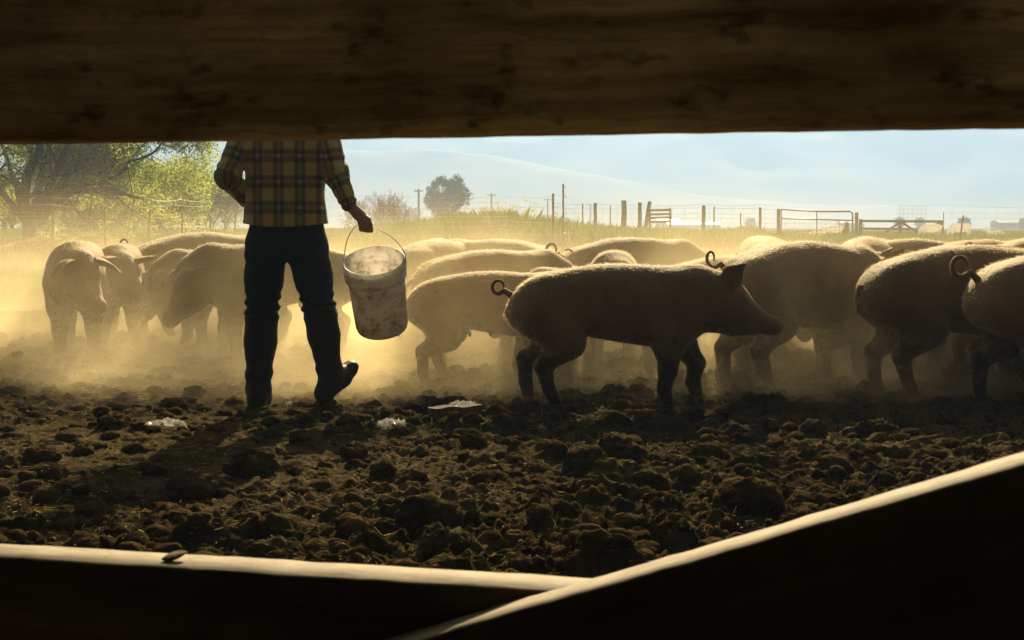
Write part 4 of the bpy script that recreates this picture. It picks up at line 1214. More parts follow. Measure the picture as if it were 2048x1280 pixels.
def ppost(px, ytop, d, r, mat, name, label, cat, group, tilt=0, seg=8, rot=0):
    x = wx(px, d); zt = wz(ytop, d); zb = bz(d)-.1; mb = MB(); rn = random.Random(int(px))
    n = 6; pts = []; rd = []
    for i in range(n+1):
        t = i/n; pts.append((tilt*t*(zt-zb)+rn.uniform(-1, 1)*r*.12, rn.uniform(-1, 1)*r*.12, (zt-zb)*t)); rd.append(r*(1.05-.15*t))
    mb.tube(pts, rd, seg); o = mb.build(name, mat, None, seg > 6, loc=(x, d, zb)); tag(o, label, cat, group); return o

WP = [(1190, 406, 58, .075, 0, "round wooden fence post left of the tall thick one"), (1247, 401, 58, .115, 0, "tallest thick wooden fence post on the right half"),
      (1279, 405, 58, .085, 0, "straight wooden post beside the leaning post"), (1286, 403, 58.4, .085, .16, "wooden post leaning against its straight neighbour"),
      (1406, 411, 58, .085, 0, "single wooden post halfway to the pipe gate"), (1519, 415, 59, .06, 0, "wooden post nearest the pipe gate on its left")]
for px, yt, d, r, tl, lab in WP: ppost(px, yt, d, r, M['old_post'], "fence_post", lab, "fence post", "wooden posts of the field fence", tl, 10)
TP = [(1126, 368, 30, .022, "tallest steel fence post, with insulators, behind the middle pigs"), (1106, 387, 32, .03, "steel post just left of the tallest steel post"),
      (1165, 407, 56, .03, "thin steel post right of the tallest steel post"), (1220, 411, 56, .025, "thin steel post left of the tall thick wooden post"),
      (1427, 413, 56, .03, "thin steel post right of the single wooden post"), (1480, 426, 50, .025, "short thin steel post left of the pipe gate"),
      (1917, 431, 50, .03, "short leaning steel post beyond the wooden field gate"), (1885, 424, 62, .02, "thin steel post at the right end of the wooden field gate"),
      (1712, 425, 60, .03, "thin steel post between the pipe gate and the wooden gate"),
      (108, 411, 26, .03, "dark steel post in front of the willow limbs at the left"), (212, 420, 27, .02, "thin steel post right of the willow's fork"),
      (296, 422, 26, .022, "thin steel post at the left above the hazy pig"), (362, 425, 28, .02, "thin steel post below the sparse trees"), (422, 430, 29, .02, "thin steel post just left of the person's elbow"),
      (1018, 428, 33, .018, "thin steel post among the yellow flowering weeds")]
for px, yt, d, r, lab in TP:
    o = ppost(px, yt, d, r, M['steel'], "steel_post", lab, "fence post", "thin steel fence posts", .12 if px == 1917 else (.05 if px in (362, 296) else 0), 6)
    if px == 1126:
        for z in (.55, .8, 1.05, 1.3, 1.5):
            mb = MB(); mb.box((.03, -.02, z), (.06, .04, .025)); mb.build("insulator", M['goat'], o)

def wires(name, pts, levels, r, label, sag=.03, verticals=0, mat='wire', cat="wire fence"):
    """pts: [(px,d)]; levels: heights above ground"""
    mb = MB(); P = [(wx(px, d), d) for px, d in pts]
    for li, z in enumerate(levels):
        for i in range(len(P)-1):
            (x0, y0), (x1, y1) = P[i], P[i+1]; n = 7; q = []
            for k in range(n):
                t = k/(n-1); q.append((x0+(x1-x0)*t, y0+(y1-y0)*t, bz(y0+(y1-y0)*t)+z-sag*4*t*(1-t)*(1+.6*math.sin(li*3+i*5))))
            mb.tube(q, r, 4, cap=False)
    if verticals:
        for i in range(len(P)-1):
            (x0, y0), (x1, y1) = P[i], P[i+1]; nn_ = max(1, int(math.hypot(x1-x0, y1-y0)/verticals))
            for k in range(nn_):
                t = (k+.5)/nn_; x, y = x0+(x1-x0)*t, y0+(y1-y0)*t; s_ = sag*4*t*(1-t)
                mb.tube([(x, y, bz(y)+levels[0]-s_), (x, y, bz(y)+levels[-1]-s_)], r*.8, 4, cap=False)
    o = mb.build(name, M[mat]); tag(o, label, cat); return o
wires("wire_fence", [(-300, 27), (108, 26), (212, 27), (296, 26), (362, 28), (422, 29), (700, 30), (1018, 33)], [.35, .6, .8, 1.0, 1.12], .0024, "thin glinting wires strung behind the left pigs and the person")
wires("wire_fence", [(700, 31), (1018, 33), (1126, 30), (1165, 56)], [.4, .7, 1.0, 1.25], .0024, "thin wires running from the weeds past the tallest steel post")
wires("wire_fence", [(1106, 56), (1190, 58.1), (1247, 58.1), (1279, 58.1), (1406, 58.1), (1519, 59), (1558, 60)], [.3, .5, .7, .9, 1.1, 1.3, 1.45], .005, "woven wire mesh between the wooden posts on the right", .04, .5)
wires("wire_fence", [(1890, 62), (2300, 66)], [.3, .6, .9, 1.15, 1.4], .004, "wire fence right of the wooden field gate", .03, .6)
wires("wire_fence", [(-300, 34), (60, 34), (330, 36), (520, 37)], [.3, .5, .7, .9, 1.1, 1.3], .0026, "woven wire mesh in front of the willow at the left", .03, .3)

# pipe gate
d = 60
def zpx(py): return wz(py, d)
gt = empty("pipe_gate", (wx(1632, d), d, bz(d))); tag(gt, "rusty steel pipe gate with wire mesh standing right of the wooden posts", "gate")
gx0 = wx(1632, d)
def gp(px, py): return (wx(px, d)-gx0, 0, wz(py, d)-bz(d))
def part(name, ptsl, r, mat=M['steel'], parent=gt):
    mb = MB()
    for pts in ptsl: mb.tube(pts, r, 8)
    return mb.build(name, mat, parent, True)
part("frame", [[gp(1561, 482), gp(1561, 419), gp(1640, 423), gp(1698, 423), gp(1703, 427), gp(1705, 482)]], .035)
part("rail", [[gp(1561, 437), gp(1705, 441)]], .03)
part("rail", [[gp(1561, 481), gp(1705, 483)]], .025)
part("upright", [[gp(1632, 423), gp(1632, 482)]], .025)
mb = MB()
for k in range(1, 16):
    px = 1561+144*k/16; mb.tube([gp(px, 440), gp(px, 481)], .006, 4)
for k in range(1, 6): mb.tube([gp(1561, 440+41*k/6), gp(1705, 442+40*k/6)], .006, 4)
mb.build("mesh_panel", M['wire'], gt)
for px, yt in ((1556, 418), (1712, 425)):
    mb = MB(); mb.tube([(gp(px, 485)[0], .05, -.05), (gp(px, yt)[0], .05, gp(px, yt)[2])], .075, 8); mb.build("gate_post", M['old_post'], gt, True)
# wooden field gate
d = 62
wg = empty("field_gate", (wx(1798, d), d, bz(d))); tag(wg, "low wooden field gate with crossed braces right of the pipe gate", "gate"); gx0 = wx(1798, d)
def bar(name, a, b_, th, dep=.05, yo=0):
    p, q = np.array(gp(*a)), np.array(gp(*b_)); mb = MB(); dv = q-p; Ln = np.linalg.norm(dv); an_ = math.atan2(dv[2], dv[0])
    c = (p+q)/2; mb.box((c[0], yo, c[2]), (Ln, dep, th), Matrix.Rotation(-an_, 3, 'Y')); return mb.build(name, M['old_post'], wg)
bar("rail", (1717, 442), (1882, 443), .11); bar("rail", (1717, 457), (1882, 459), .10); bar("rail", (1717, 470), (1882, 472), .10)
bar("upright", (1720, 438), (1720, 474), .14, .06, .06); bar("upright", (1799, 442), (1799, 474), .12, .06, .06); bar("upright", (1881, 441), (1881, 474), .14, .06, .06)
bar("brace", (1760, 470), (1798, 444), .09, .04, -.05); bar("brace", (1800, 444), (1840, 470), .09, .04, -.05); bar("brace", (1843, 458), (1880, 445), .08, .04, -.05)
# slatted panel
d = 57
pn = empty("slatted_panel", (wx(1319, d), d, bz(d))); gx0 = wx(1319, d); wg = pn
tag(pn, "small slatted wooden panel leaning by the posts in the field fence", "panel")
for y_ in (421, 429, 436, 444): bar("slat", (1298, y_), (1341, y_-1), .09)
bar("upright", (1299, 419), (1299, 462), .08, .05, .06); bar("upright", (1340, 419), (1340, 462), .08, .05, .06)
# wire hoop panels behind the field gate
wires("wire_fence", [(1792, 66), (1853, 66)], [.75, .95, 1.15, 1.35, 1.5], .006, "square wire stock panel standing behind the wooden field gate", 0, .18, cat="wire panel")

# utility poles
def upole(px, ytop, d, label, arm=True):
    o = empty("utility_pole", (wx(px, d), d, bz(d))); h = wz(ytop, d)-bz(d); tag(o, label, "utility pole", "utility poles across the field")
    mb = MB(); mb.tube([(0, 0, -.2), (0, 0, h)], [.22, .16], 8); mb.build("pole", M['old_post'], o, True)
    if arm: mb = MB(); mb.box((0, -.1, h-.35), (d*.0058, .14, .16)); mb.build("crossarm", M['old_post'], o)
    if arm:
        for s in (-1, 1): mb = MB(); mb.tube([(s*d*.0025, -.1, h-.27), (s*d*.0025, -.1, h-.05)], .06, 6); mb.build("insulator", M['steel'], o)
upole(838, 378, 230, "nearest utility pole, between the bucket and the lone round tree")
upole(983, 387, 290, "utility pole right of the lone round tree")
upole(1095, 397, 360, "utility pole left of the tallest steel post")
upole(1180, 408, 450, "distant utility pole above the wooden posts")
upole(1338, 415, 520, "distant utility pole above the slatted panel")

# ================================================================== GOATS AND DOG
def animal_mesh(kind):
    F = Field((-.75, -.35, -.02), (.85, .35, 1.0), .02)
    if kind == 'stand' or kind == 'graze':
        F.cone((-.32, 0, .52), (.25, 0, .50), .165, .17, .05, 1.15); F.ell((0, 0, .44), (.3, .15, .15), .05)
        for x in (-.36, .26):
            for s in (-1, 1): F.chain([(x, s*.08, .42), (x+(.04 if x > 0 else -.05), s*.085, .22), (x+.01, s*.085, .02)], [.075, .038, .026], .03)
        if kind == 'graze': F.chain([(.28, 0, .56), (.46, 0, .42), (.54, 0, .24)], [.11, .08, .065], .04); F.cone((.54, 0, .22), (.62, 0, .06), .06, .035, .03); hx, hz = .52, .24
        else: F.chain([(.28, 0, .56), (.42, 0, .72)], [.11, .075], .04); F.cone((.44, 0, .76), (.60, 0, .68), .07, .038, .03); hx, hz = .42, .80
        for s in (-1, 1): F.cone((hx, s*.05, hz), (hx-.02, s*.13, hz-.03), .022, .014, .01)
        F.cone((-.46, 0, .58), (-.56, 0, .62), .03, .015, .02)
    elif kind == 'lie':
        F.ell((-.05, 0, .17), (.42, .20, .19), .05); F.chain([(.25, 0, .22), (.36, 0, .40)], [.12, .075], .05); F.cone((.38, 0, .44), (.54, 0, .37), .07, .04, .03)
        F.cone((.2, .12, .06), (.46, .14, .05), .05, .035, .03); F.cone((-.3, .14, .07), (-.1, .2, .05), .07, .04, .03)
        for s in (-1, 1): F.cone((.36, s*.05, .49), (.33, s*.12, .50), .022, .014, .01)
    elif kind == 'sit':
        F.chain([(-.15, 0, .16), (.0, 0, .36), (.06, 0, .52)], [.16, .14, .10], .05); F.ell((.09, 0, .66), (.10, .085, .09), .03); F.cone((.12, 0, .63), (.22, 0, .60), .05, .032, .02)
        for s in (-1, 1): F.chain([(.08, s*.07, .42), (.12, s*.07, .03)], [.055, .03], .03); F.cone((.05, s*.05, .73), (.03, s*.06, .80), .03, .01, .01); F.cone((-.18, s*.10, .10), (.02, s*.12, .04), .08, .035, .03)
    V, Q_ = F.nets(); nr = vnormals(V, Q_); V = V + nr*(.012*fbm(V[:, 0]*12, V[:, 1]*12, V[:, 2]*12+.2, octs=2, seed=2))[:, None]
    return mesh_np("goat", V, Q_)
AM = {k: animal_mesh(k) for k in ('stand', 'graze', 'lie', 'sit')}
def goat(px, py, d, kind, hd, s, label, mat='goat', name="goat", cat="goat", grp="goats in the field"):
    me = AM[kind].copy(); me.materials.append(M[mat]); o = bpy.data.objects.new(name, me); C.objects.link(o)
    o.location = (wx(px, d), d, bz(d)); o.rotation_euler = (0, 0, R(hd)); o.scale = (s, s, s); tag(o, label, cat, grp)
goat(90, 478, 50, 'lie', 20, 1.0, "white goat lying at the far left edge of the dirt")
goat(225, 478, 52, 'lie', 8, 1.0, "white goat lying with raised head above the two leftmost pigs")
goat(363, 470, 62, 'lie', 170, 1.1, "white goat lying farthest left of three by the person's arm")
goat(408, 470, 63, 'lie', 175, 1.05, "white goat lying in the middle of three left of the person")
goat(455, 470, 62, 'lie', 165, 1.15, "white goat lying right beside the person's elbow")
goat(1633, 478, 63, 'lie', 15, 1.0, "white goat lying behind the pipe gate")
goat(1668, 478, 66, 'graze', 180, .85, "white goat standing behind the pipe gate")
goat(1860, 485, 61, 'graze', 175, .95, "white goat grazing behind the wooden field gate")
goat(1918, 485, 60, 'graze', 185, 1.0, "white goat grazing right of the wooden field gate")
goat(1990, 478, 64, 'lie', 175, 1.0, "white goat lying near the right edge above the pigs")
goat(1690, 478, 65, 'sit', -70, 1.0, "russet and white dog sitting by the right end of the pipe gate", 'goatbrown', "dog", "dog", None)
goat(1608, 478, 64, 'lie', 10, .8, "brown goat lying by the left end of the pipe gate", 'goatbrown')

# ================================================================== TREES, WEEDS, GRASS
def leaves_np(centers, rng, n_per, spread, size, flat=.0):
    c = np.repeat(centers, n_per, 0); n = len(c)
    c = c + rng.randn(n, 3)*spread
    a = rng.randn(n, 3); a /= np.linalg.norm(a, axis=1)[:, None]; b_ = np.cross(a, rng.randn(n, 3)); b_ /= np.linalg.norm(b_, axis=1)[:, None]
    s = size*(.6+.8*rng.rand(n))[:, None]
    v = np.stack([c-a*s, c+b_*s*.45, c+a*s, c-b_*s*.45], 1).reshape(-1, 3)
    return v, np.arange(n*4).reshape(-1, 4)

def grow(mb, p, dr, ln, r, depth, rng, tips, bend=.25, up=.05, split=3, minr=.012):
    pts = [p]; rd = [r]; n = 5; d_ = np.array(dr, float)
    for i in range(n):
        d_ = d_ + rng.randn(3)*bend*.35 + np.array((0, 0, up)); d_ /= np.linalg.norm(d_)
        p = p + d_*ln/n; pts.append(p); rd.append(max(minr*.6, r*(1-.5*(i+1)/n)))
        if depth <= 2: tips.append(p)
    mb.tube(pts, rd, 6 if depth > 1 else 4, cap=False)
    if depth <= 0: tips.append(p); return
    for k in range(split):
        t = .35+.6*rng.rand() if k else 1.0
        b0 = pts[min(n, int(t*n+.5))]
        nd = d_ + rng.randn(3)*.62; nd /= np.linalg.norm(nd)
        grow(mb, b0, nd, ln*(.6+.2*rng.rand()), r*.55, depth-1, rng, tips, bend, up, split, minr)

# the big willow
rng = np.random.RandomState(5); TD = 45.0
tree = empty("willow_tree", (wx(70, TD), TD, bz(TD))); tag(tree, "big spreading willow with slanting dark limbs and light green leaves at the left", "tree")
tx = wx(70, TD)
def tp(px, py, dy=0): return np.array((wx(px, TD+dy)-tx, dy, wz(py, TD+dy)-bz(TD)))
limbs = [
 [(60, 490, 0), (62, 440, 0), (50, 400, -.3), (62, 350, -.8), (82, 300, -1.2), (95, 250, -1.5), (110, 180, -1.5)],
 [(64, 440, 0), (78, 390, .3), (92, 330, .6), (112, 270, .8), (140, 200, .9)],
 [(66, 445, 0), (98, 385, -.5), (122, 335, -1), (142, 280, -1.2), (175, 210, -1.3)],
 [(70, 448, 0), (108, 385, .6), (150, 340, 1.0), (190, 305, 1.5), (240, 270, 1.9), (300, 240, 2.2)],
 [(84, 440, 0), (118, 405, -.6), (152, 380, -1), (200, 378, -1.5), (245, 383, -2), (290, 398, -2.2)],
 [(60, 430, 0), (36, 380, .5), (22, 330, .8), (6, 270, 1.2)],
 [(56, 440, 0), (20, 400, -.8), (-20, 350, -1.3), (-60, 300, -1.6)],
 [(150, 380, -1), (200, 362, -.6), (240, 350, 0), (268, 322, .2), (300, 312, .2), (318, 300, .2), (332, 282, .2), (352, 262, .2)],
 [(108, 385, .6), (130, 380, 1.2), (180, 350, 2.0), (230, 330, 2.6), (300, 330, 3.0)]]
mb = MB(); tips = []
for li, lb in enumerate(limbs):
    P = [tp(*q) for q in lb]
    # resample with small wobble
    Q_ = [];
    for i in range(len(P)-1):
        for t in (0, .5): Q_.append(P[i]*(1-t)+P[i+1]*t + rng.randn(3)*.03)
    Q_.append(P[-1]); r0 = [.24, .15, .14, .16, .15, .14, .13, .07, .09][li]
    rd = list(np.linspace(r0, r0*.2, len(Q_))); mb.tube(Q_, rd, 8, cap=False)
    st = 3 if li < 7 else 6
    for i in range(st, len(Q_)):
        for k in range(1):
            dr = rng.randn(3)*.8+np.array((.35, .5, .35)); dr /= np.linalg.norm(dr)
            if li == 7 and i > 8: continue
            grow(mb, Q_[i], dr, 1.0+.9*rng.rand(), rd[i]*.42, 2, rng, tips, .3, .02, 3, .012)
mb.build("trunk", M['bark'], tree, True)
tips = np.array(tips)
k = 2600; hx_ = np.stack([wx(330, TD)*0 + (rng.rand(k)*1.0)*(wx(400, TD)-wx(-120, TD)) + wx(-120, TD)-tx, .6+rng.rand(k)*2.2, 1.3+rng.rand(k)**.7*3.4], -1)
hx_ = hx_[(vnoise(hx_[:, 0]*.8, hx_[:, 2]*1.0, hx_[:, 1]*.8, seed=77) > .02) & (hx_[:, 2] > 1.2 + .9*sstep(0, 2.5, hx_[:, 0]) - .9*sstep(2.4, 4.5, hx_[:, 0]) )]
tips = np.concatenate([tips[(rng.rand(len(tips)) < np.where(tips[:, 1] < .3, .3, .9))], hx_])
v, f = leaves_np(tips, rng, 26, .14, .048)
obj("crown", mesh_np("crown", v, f, False), M['leaf_willow'], tree)

def tree_obj(px, d, h, seed, label, mat='leaf_bush', leafn=22000, lsize=.06, spread=.2, name="tree", bare=False, stems=1, wide=.7, r0=.10, clear=.25, group="trees beyond the yard"):
    rng = np.random.RandomState(seed); o = empty(name, (wx(px, d), d, bz(d))); tag(o, label, "shrub" if name == "shrub" else "tree", group)
    mb = MB(); tips = []
    for s in range(stems):
        dr = np.array((rng.randn()*.35*wide*(stems > 1), rng.randn()*.3*wide*(stems > 1), 1.)); dr /= np.linalg.norm(dr)
        b0 = np.array((rng.randn()*.25*(stems > 1), rng.randn()*.2*(stems > 1), -.1))
        top = b0 + dr*h*clear; mb.tube([b0, top], [r0, r0*.8], 7, cap=False)
        for k in range(4):
            d2 = dr + rng.randn(3)*wide; d2[2] = abs(d2[2])*.7+.35; d2 /= np.linalg.norm(d2)
            grow(mb, top, d2, h*.36, r0*.6, 3, rng, tips, .3, .06, 3, .01 if not bare else .012)
    mb.build("trunk", M['bark'] if not bare else M['dryweed'], o, True)
    if mat == 'leaf_dark' and not bare:
        k = 640; q = rng.randn(k, 3); q /= np.linalg.norm(q, axis=1)[:, None]; q *= (rng.rand(k)**.45)[:, None]
        q = q[vnoise(q[:, 0]*2.6+seed, q[:, 2]*2.6, q[:, 1]*1.5, seed=seed) > -.22]
        W_ = .40*h*np.array((1, .9, 1)); q[:, 0] *= 1-.25*(q[:, 2] < -.3); tips = list(q*W_*np.array((1.0, 1.0, 1.12)) + np.array((0, 0, h*.56)))
    if not bare:
        tips = np.array(tips); tips = tips[tips[:, 2] > h*.10]; v, f = leaves_np(tips, rng, max(2, int(leafn/len(tips))), spread, lsize)
        obj("crown", mesh_np("crown", v, f, False), M[mat], o)
    return o
tree_obj(245, 62, 3.0, 11, "leafy light green bush right of the willow's drooping limb", leafn=16000, stems=3)
tree_obj(325, 58, 2.9, 12, "bushy light green tree left of the sparse pale trees", leafn=20000, stems=3, wide=.8)
tree_obj(290, 66, 3.2, 17, "dense green tree deep behind the willow", leafn=20000, stems=3, wide=.9)
tree_obj(372, 66, 3.2, 13, "thin half bare tree between the bushy tree and the sparse trees", leafn=3500, stems=3, wide=.6, r0=.06)
tree_obj(418, 72, 3.3, 14, "sparse pale green tree, left one of the pair by the person", leafn=9000, stems=4, wide=.55, r0=.06)
tree_obj(455, 74, 3.2, 15, "sparse pale green tree nearest the person's elbow", leafn=9000, stems=4, wide=.55, r0=.06)
tree_obj(350, 70, 4.0, 16, "bare twiggy tree rising above the bushes", bare=True, stems=3, wide=.45, r0=.04)
tree_obj(20, 60, 2.2, 21, "low green bush under the willow at the far left", leafn=14000, stems=3)
tree_obj(140, 58, 1.6, 22, "low green bush beneath the willow's fork", leafn=12000, stems=3)
tree_obj(190, 56, 1.4, 24, "rounded green bush right of the willow's fork", leafn=12000, stems=3)
tree_obj(770, 75, 2.3, 25, "bare twiggy shrub right of the bucket", name="shrub", bare=True, stems=5, wide=.5, r0=.025, group="shrubs in the field")
tree_obj(730, 70, 1.9, 26, "bare leaning shrub above the bucket's rim", name="shrub", bare=True, stems=5, wide=.7, r0=.025, group="shrubs in the field")
tree_obj(805, 78, 1.8, 27, "small bare shrub left of the lone round tree", name="shrub", bare=True, stems=5, wide=.6, r0=.02, group="shrubs in the field")
tree_obj(897, 190, 7.4, 37, "lone round dark tree standing far off in the field", 'leaf_dark', 22000, .13, .20, r0=.25, wide=.62, clear=.2)
tree_obj(1500, 420, 2.9, 32, "far tree beyond the single wooden post, pale in the haze", 'leaf_dark', 5000, .22, .32, r0=.15)
tree_obj(1798, 430, 3.4, 33, "far hazy tree above the wooden field gate, left of two", 'leaf_dark', 5000, .22, .32, r0=.15)
tree_obj(1838, 440, 3.2, 34, "far hazy tree above the wooden field gate, right of two", 'leaf_dark', 5000, .22, .32, r0=.15)
tree_obj(1926, 330, 2.6, 35, "small far dark tree left of the pale barn", 'leaf_dark', 5000, .2, .3, r0=.1)
tree_obj(2046, 380, 2.6, 36, "far dark tree at the right edge beside the pale barn", 'leaf_dark', 5000, .2, .3, r0=.1)

def blades(name, n, region, hmin, hmax, wd, mat, label, seed, lean=.35, hfun=None, kind="stuff"):
    rng = np.random.RandomState(seed); px, d = region(rng, n); x = (px-1024)/F_PX*d
    H = hmin+(hmax-hmin)*rng.rand(len(x))**1.5
    if hfun is not None: H = H*hfun(px, d)
    a = rng.rand(len(x))*6.28; z0 = base_z(d)-.02; ux, uy = np.cos(a), np.sin(a); W = wd*(.6+.8*rng.rand(len(x)))
    b0 = np.stack([x, d, z0], -1); side = np.stack([ux, uy*.3, 0*x], -1)*W[:, None]
    ld = np.stack([rng.randn(len(x))*lean, rng.randn(len(x))*lean, 0*x], -1)*H[:, None]
    up = np.stack([0*x, 0*x, H], -1)
    v = np.stack([b0-side, b0+side, b0+up*.55+ld*.3+side*.8, b0+up+ld], 1).reshape(-1, 3)
    o = obj(name, mesh_np(name, v, np.arange(len(v)).reshape(-1, 4), False), M[mat]); tag(o, label, "grass", kind=kind); return o
def reg(p0, p1, d0, d1, k=1.0):
    return lambda rng, n: ((p0+(p1-p0)*rng.rand(n)), d0+(d1-d0)*rng.rand(n)**k)
blades("grass", 60000, reg(1000, 2250, 54, 120, 1.3), .12, .34, .012, 'grass', "green grass of the field beyond the dirt on the right", 1)
blades("grass", 40000, reg(-200, 900, 46, 110, 1.2), .15, .55, .012, 'grass', "green grass below the trees at the left", 2)
blades("weeds", 42000, reg(700, 1520, 40, 60), .35, 1.25, .012, 'grass', "tall green weeds growing along the fence behind the middle pigs", 3, .22,
       lambda px, d: (.45+.40*np.exp(-((px-980)/190)**2)) * (.75+.5*(vnoise(px*.02, d*.3, seed=4)*.5+.5)))
blades("weeds", 9000, reg(-200, 140, 15.5, 20), .03, .16, .004, 'grass', "low green growth on the dirt behind the leftmost pig", 5)
blades("weeds", 9000, reg(-300, 700, 22, 45), .03, .22, .006, 'dryweed', "dry stubble on the dirt at the left", 6)
blades("weeds", 9000, reg(1050, 2200, 18, 54), .03, .18, .006, 'dryweed', "dry stubble on the dirt at the right", 7)
rng = np.random.RandomState(9); n = 260; px = 1010+rng.randn(n)*60; d_ = 42+14*rng.rand(n)
c = np.stack([(px-1024)/F_PX*d_, d_, base_z(d_)+.75+.6*rng.rand(n)], -1); v, f = leaves_np(c, rng, 4, .03, .03)
o = obj("yellow_blossoms", mesh_np("yellow_blossoms", v, f, False), M['flower']); tag(o, "sprinkled yellow blossoms on the tall weeds", "flowers", kind="stuff")

# heap of old hay at the left
hx, hd_ = wx(150, 33), 33.0
rng = np.random.RandomState(12); n = 9000; aa = rng.rand(n)*6.28; rr_ = np.sqrt(rng.rand(n)); X = rr_*np.cos(aa)*1.9; Y = rr_*np.sin(aa)*1.1; Z = .42*(1-rr_**2)*(.8+.3*vnoise(X*2, Y*2, seed=3))
c = np.stack([X, Y, Z], -1); v, f = leaves_np(c, rng, 1, .02, .05)
n2_ = 24; T, A = np.meshgrid(np.linspace(0, 1, n2_), np.linspace(0, 2*math.pi, 40, endpoint=False), indexing='ij')
o = obj("hay_heap", mesh_np("hay_heap", v, f, False), M['strawy'], loc=(hx, hd_, bz(hd_))); tag(o, "low heap of old hay on the dirt above the leftmost pigs", "hay heap")

# ================================================================== FAR BUILDINGS AND MOUNTAINS
def barn(px, d, w_, dep, h, label, rh=1.2, mat='tin'):
    o = empty("barn", (wx(px, d), d, bz(d))); tag(o, label, "barn", "far farm buildings")
    mb = MB(); mb.box((0, 0, h/2), (w_, dep, h)); mb.build("wall", M[mat], o)
    mb = MB(); v = [(-w_/2-.3, -dep/2-.3, h), (w_/2+.3, -dep/2-.3, h), (w_/2+.3, dep/2+.3, h), (-w_/2-.3, dep/2+.3, h), (-w_/2-.3, 0, h+rh), (w_/2+.3, 0, h+rh)]
    mb.add(v, [(0, 1, 5, 4), (2, 3, 4, 5), (0, 4, 3), (1, 2, 5), (0, 3, 2, 1)]); mb.build("roof", M[mat], o)
    mb = MB(); mb.box((w_*.2, -dep/2-.03, h*.4), (w_*.16, .06, h*.8)); mb.build("door", M['old_post'], o)
barn(2018, 420, 9, 8, 1.9, "pale low barn at the right edge of the far field", .8)
barn(1385, 500, 18, 9, 1.5, "long pale roofed shed far behind the single wooden post", .8)
barn(1335, 520, 8, 8, 2.4, "small pale shed far behind the slatted panel")
barn(1700, 560, 9, 7, 2.2, "tiny pale shed on the horizon behind the pipe gate")

def ridge(name, y0, y1, prof, seed, label, mat, amp):
    nx_, ny_ = 220, 50; u = np.linspace(-1, 1, nx_); v = np.linspace(0, 1, ny_)
    U, Vv = np.meshgrid(u, v, indexing='ij'); Y = y0+(y1-y0)*Vv; X = U*1100*(1+0*Vv)*(Y/1500)
    ang = X/Y                                   # direction from the yard
    Hh = np.interp(ang, *prof)*Y
    rise = sstep(0, .85, Vv)
    Z = rise*Hh*(1+amp*(1-2*np.abs(fbm(X*.006, Y*.006, octs=5, seed=seed)))) + rise*amp*30*fbm(X*.015, Y*.015, octs=4, seed=seed+3)
    idx = np.arange(nx_*ny_).reshape(nx_, ny_); q = np.stack([idx[:-1, :-1], idx[1:, :-1], idx[1:, 1:], idx[:-1, 1:]], -1).reshape(-1, 4)
    o = obj(name, mesh_np(name, np.stack([X, Y, Z], -1).reshape(-1, 3), q), mat); tag(o, kind="structure"); return o
M['hill'] = simple_mat('far_hillside', (.20, .19, .14), (.07, .09, .07), .95, .012, 0, detail=8)
M['hill2'] = simple_mat('near_foothill', (.22, .21, .16), (.10, .11, .08), .95, .01, 0, detail=8)
ridge("hills", 1000, 1300, ([-.5, -.36, -.05, .0, .13, .2, .36, .5], [.045, .05, .050, .045, .022, .016, .012, .01]), 3, "", M['hill2'], .10)
ridge("mountains", 1200, 1900, ([-.5, -.36, 0, .36, .5], [.085, .085, .088, .085, .08]), 8, "", M['hill'], .16)

# ================================================================== AIR: HAZE AND DUST
def vol_box(name, lo, hi, label):
    mb = MB(); lo, hi = np.array(lo, float), np.array(hi, float); mb.box(tuple((lo+hi)/2), tuple(hi-lo)); o = mb.build(name, [], None)
    tag(o, label, "haze", kind="stuff"); return o
hz = vol_box("haze", (-2700, -70, -6), (2700, 3700, 215), "pale bluish haze filling the valley air")
m, nt, out = new_mat("valley_haze")
pv = N(nt, "ShaderNodeVolumePrincipled"); pv.inputs["Color"].default_value = (.36, .53, .88, 1); pv.inputs["Density"].default_value = .0010; pv.inputs["Anisotropy"].default_value = .35
nt.links.new(pv.outputs[0], out.inputs["Volume"]); hz.data.materials.append(m)

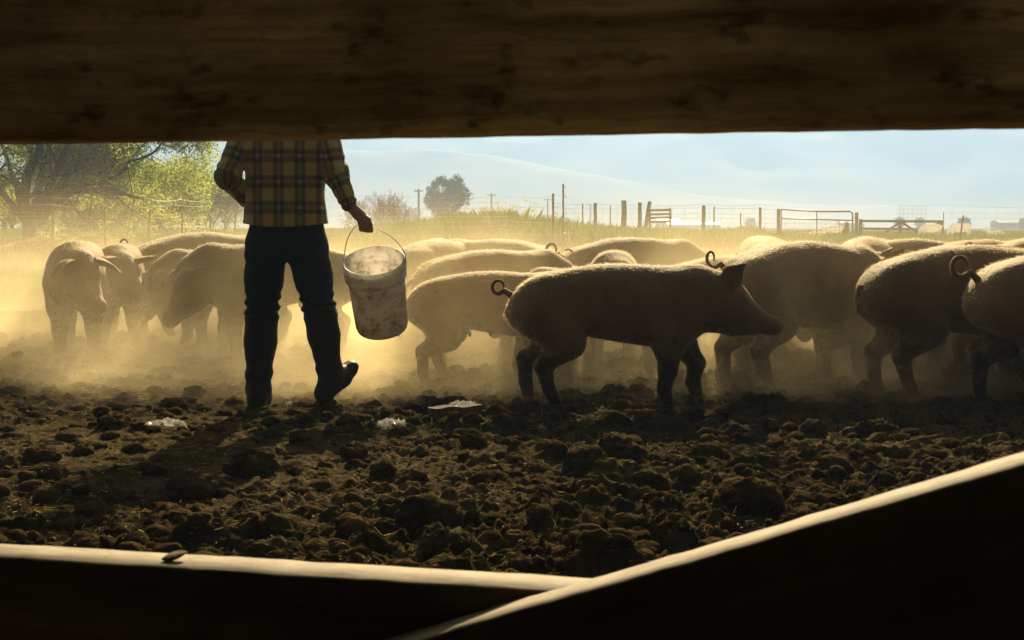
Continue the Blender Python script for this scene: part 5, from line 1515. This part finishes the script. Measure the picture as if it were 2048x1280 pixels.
du = vol_box("dust", (-15, 6.6, -.4), (15, 34, 2.9), "golden dust kicked up around the pigs, thickest at the left and near the ground")
m, nt, out = new_mat("golden_dust")
pv = N(nt, "ShaderNodeVolumePrincipled"); pv.inputs["Color"].default_value = (.97, .81, .50, 1); pv.inputs["Anisotropy"].default_value = .5
tc = N(nt, "ShaderNodeTexCoord"); sp = N(nt, "ShaderNodeSeparateXYZ"); nt.links.new(tc.outputs["Object"], sp.inputs[0])
def mrange(s, a, b_, c=0, d=1, sm=True):
    n = N(nt, "ShaderNodeMapRange", interpolation_type='SMOOTHSTEP' if sm else 'LINEAR'); nt.links.new(s, n.inputs[0])
    for i, v_ in zip((1, 2, 3, 4), (a, b_, c, d)): n.inputs[i].default_value = v_
    return n.outputs[0]
X_, Y_, Z_ = sp.outputs
hgt = math_n2(nt, 'EXPONENT', math_n2(nt, 'MULTIPLY', math_n2(nt, 'MAXIMUM', Z_, 0.), -2.5))
top = mrange(Z_, 1.9, .9)
ny_ = math_n2(nt, 'MULTIPLY', mrange(Y_, 7.5, 10.2), mrange(Y_, 26, 12.5))
gxl = mrange(X_, 2.4, -1.4, .30, .60)
nzv = N(nt, "ShaderNodeTexNoise"); nzv.inputs["Scale"].default_value = 1.1; nzv.inputs["Distortion"].default_value = .6; nzv.inputs["Detail"].default_value = 3; nt.links.new(tc.outputs["Object"], nzv.inputs["Vector"])
cl = mrange(nzv.outputs[0], .34, .66, .08, 2.0)
den = math_n2(nt, 'MULTIPLY', math_n2(nt, 'MULTIPLY', hgt, top), math_n2(nt, 'MULTIPLY', ny_, math_n2(nt, 'MULTIPLY', gxl, cl)))
DUST = .40
low = math_n2(nt, 'EXPONENT', math_n2(nt, 'MULTIPLY', math_n2(nt, 'MAXIMUM', Z_, 0.), -4.2))
near = math_n2(nt, 'MULTIPLY', mrange(Y_, 8.0, 9.2), mrange(Y_, 13.5, 10.5))
puff = math_n2(nt, 'MULTIPLY', math_n2(nt, 'MULTIPLY', low, near), math_n2(nt, 'MULTIPLY', math_n2(nt, 'MULTIPLY', mrange(X_, 3.0, 1.9, .32, 1.), mrange(X_, -2.0, -.4, .38, 1.)), cl))
den = math_n2(nt, 'ADD', den, math_n2(nt, 'MULTIPLY', puff, 3.8))
nt.links.new(math_n2(nt, 'MULTIPLY', den, DUST), pv.inputs["Density"]); nt.links.new(pv.outputs[0], out.inputs["Volume"]); du.data.materials.append(m)
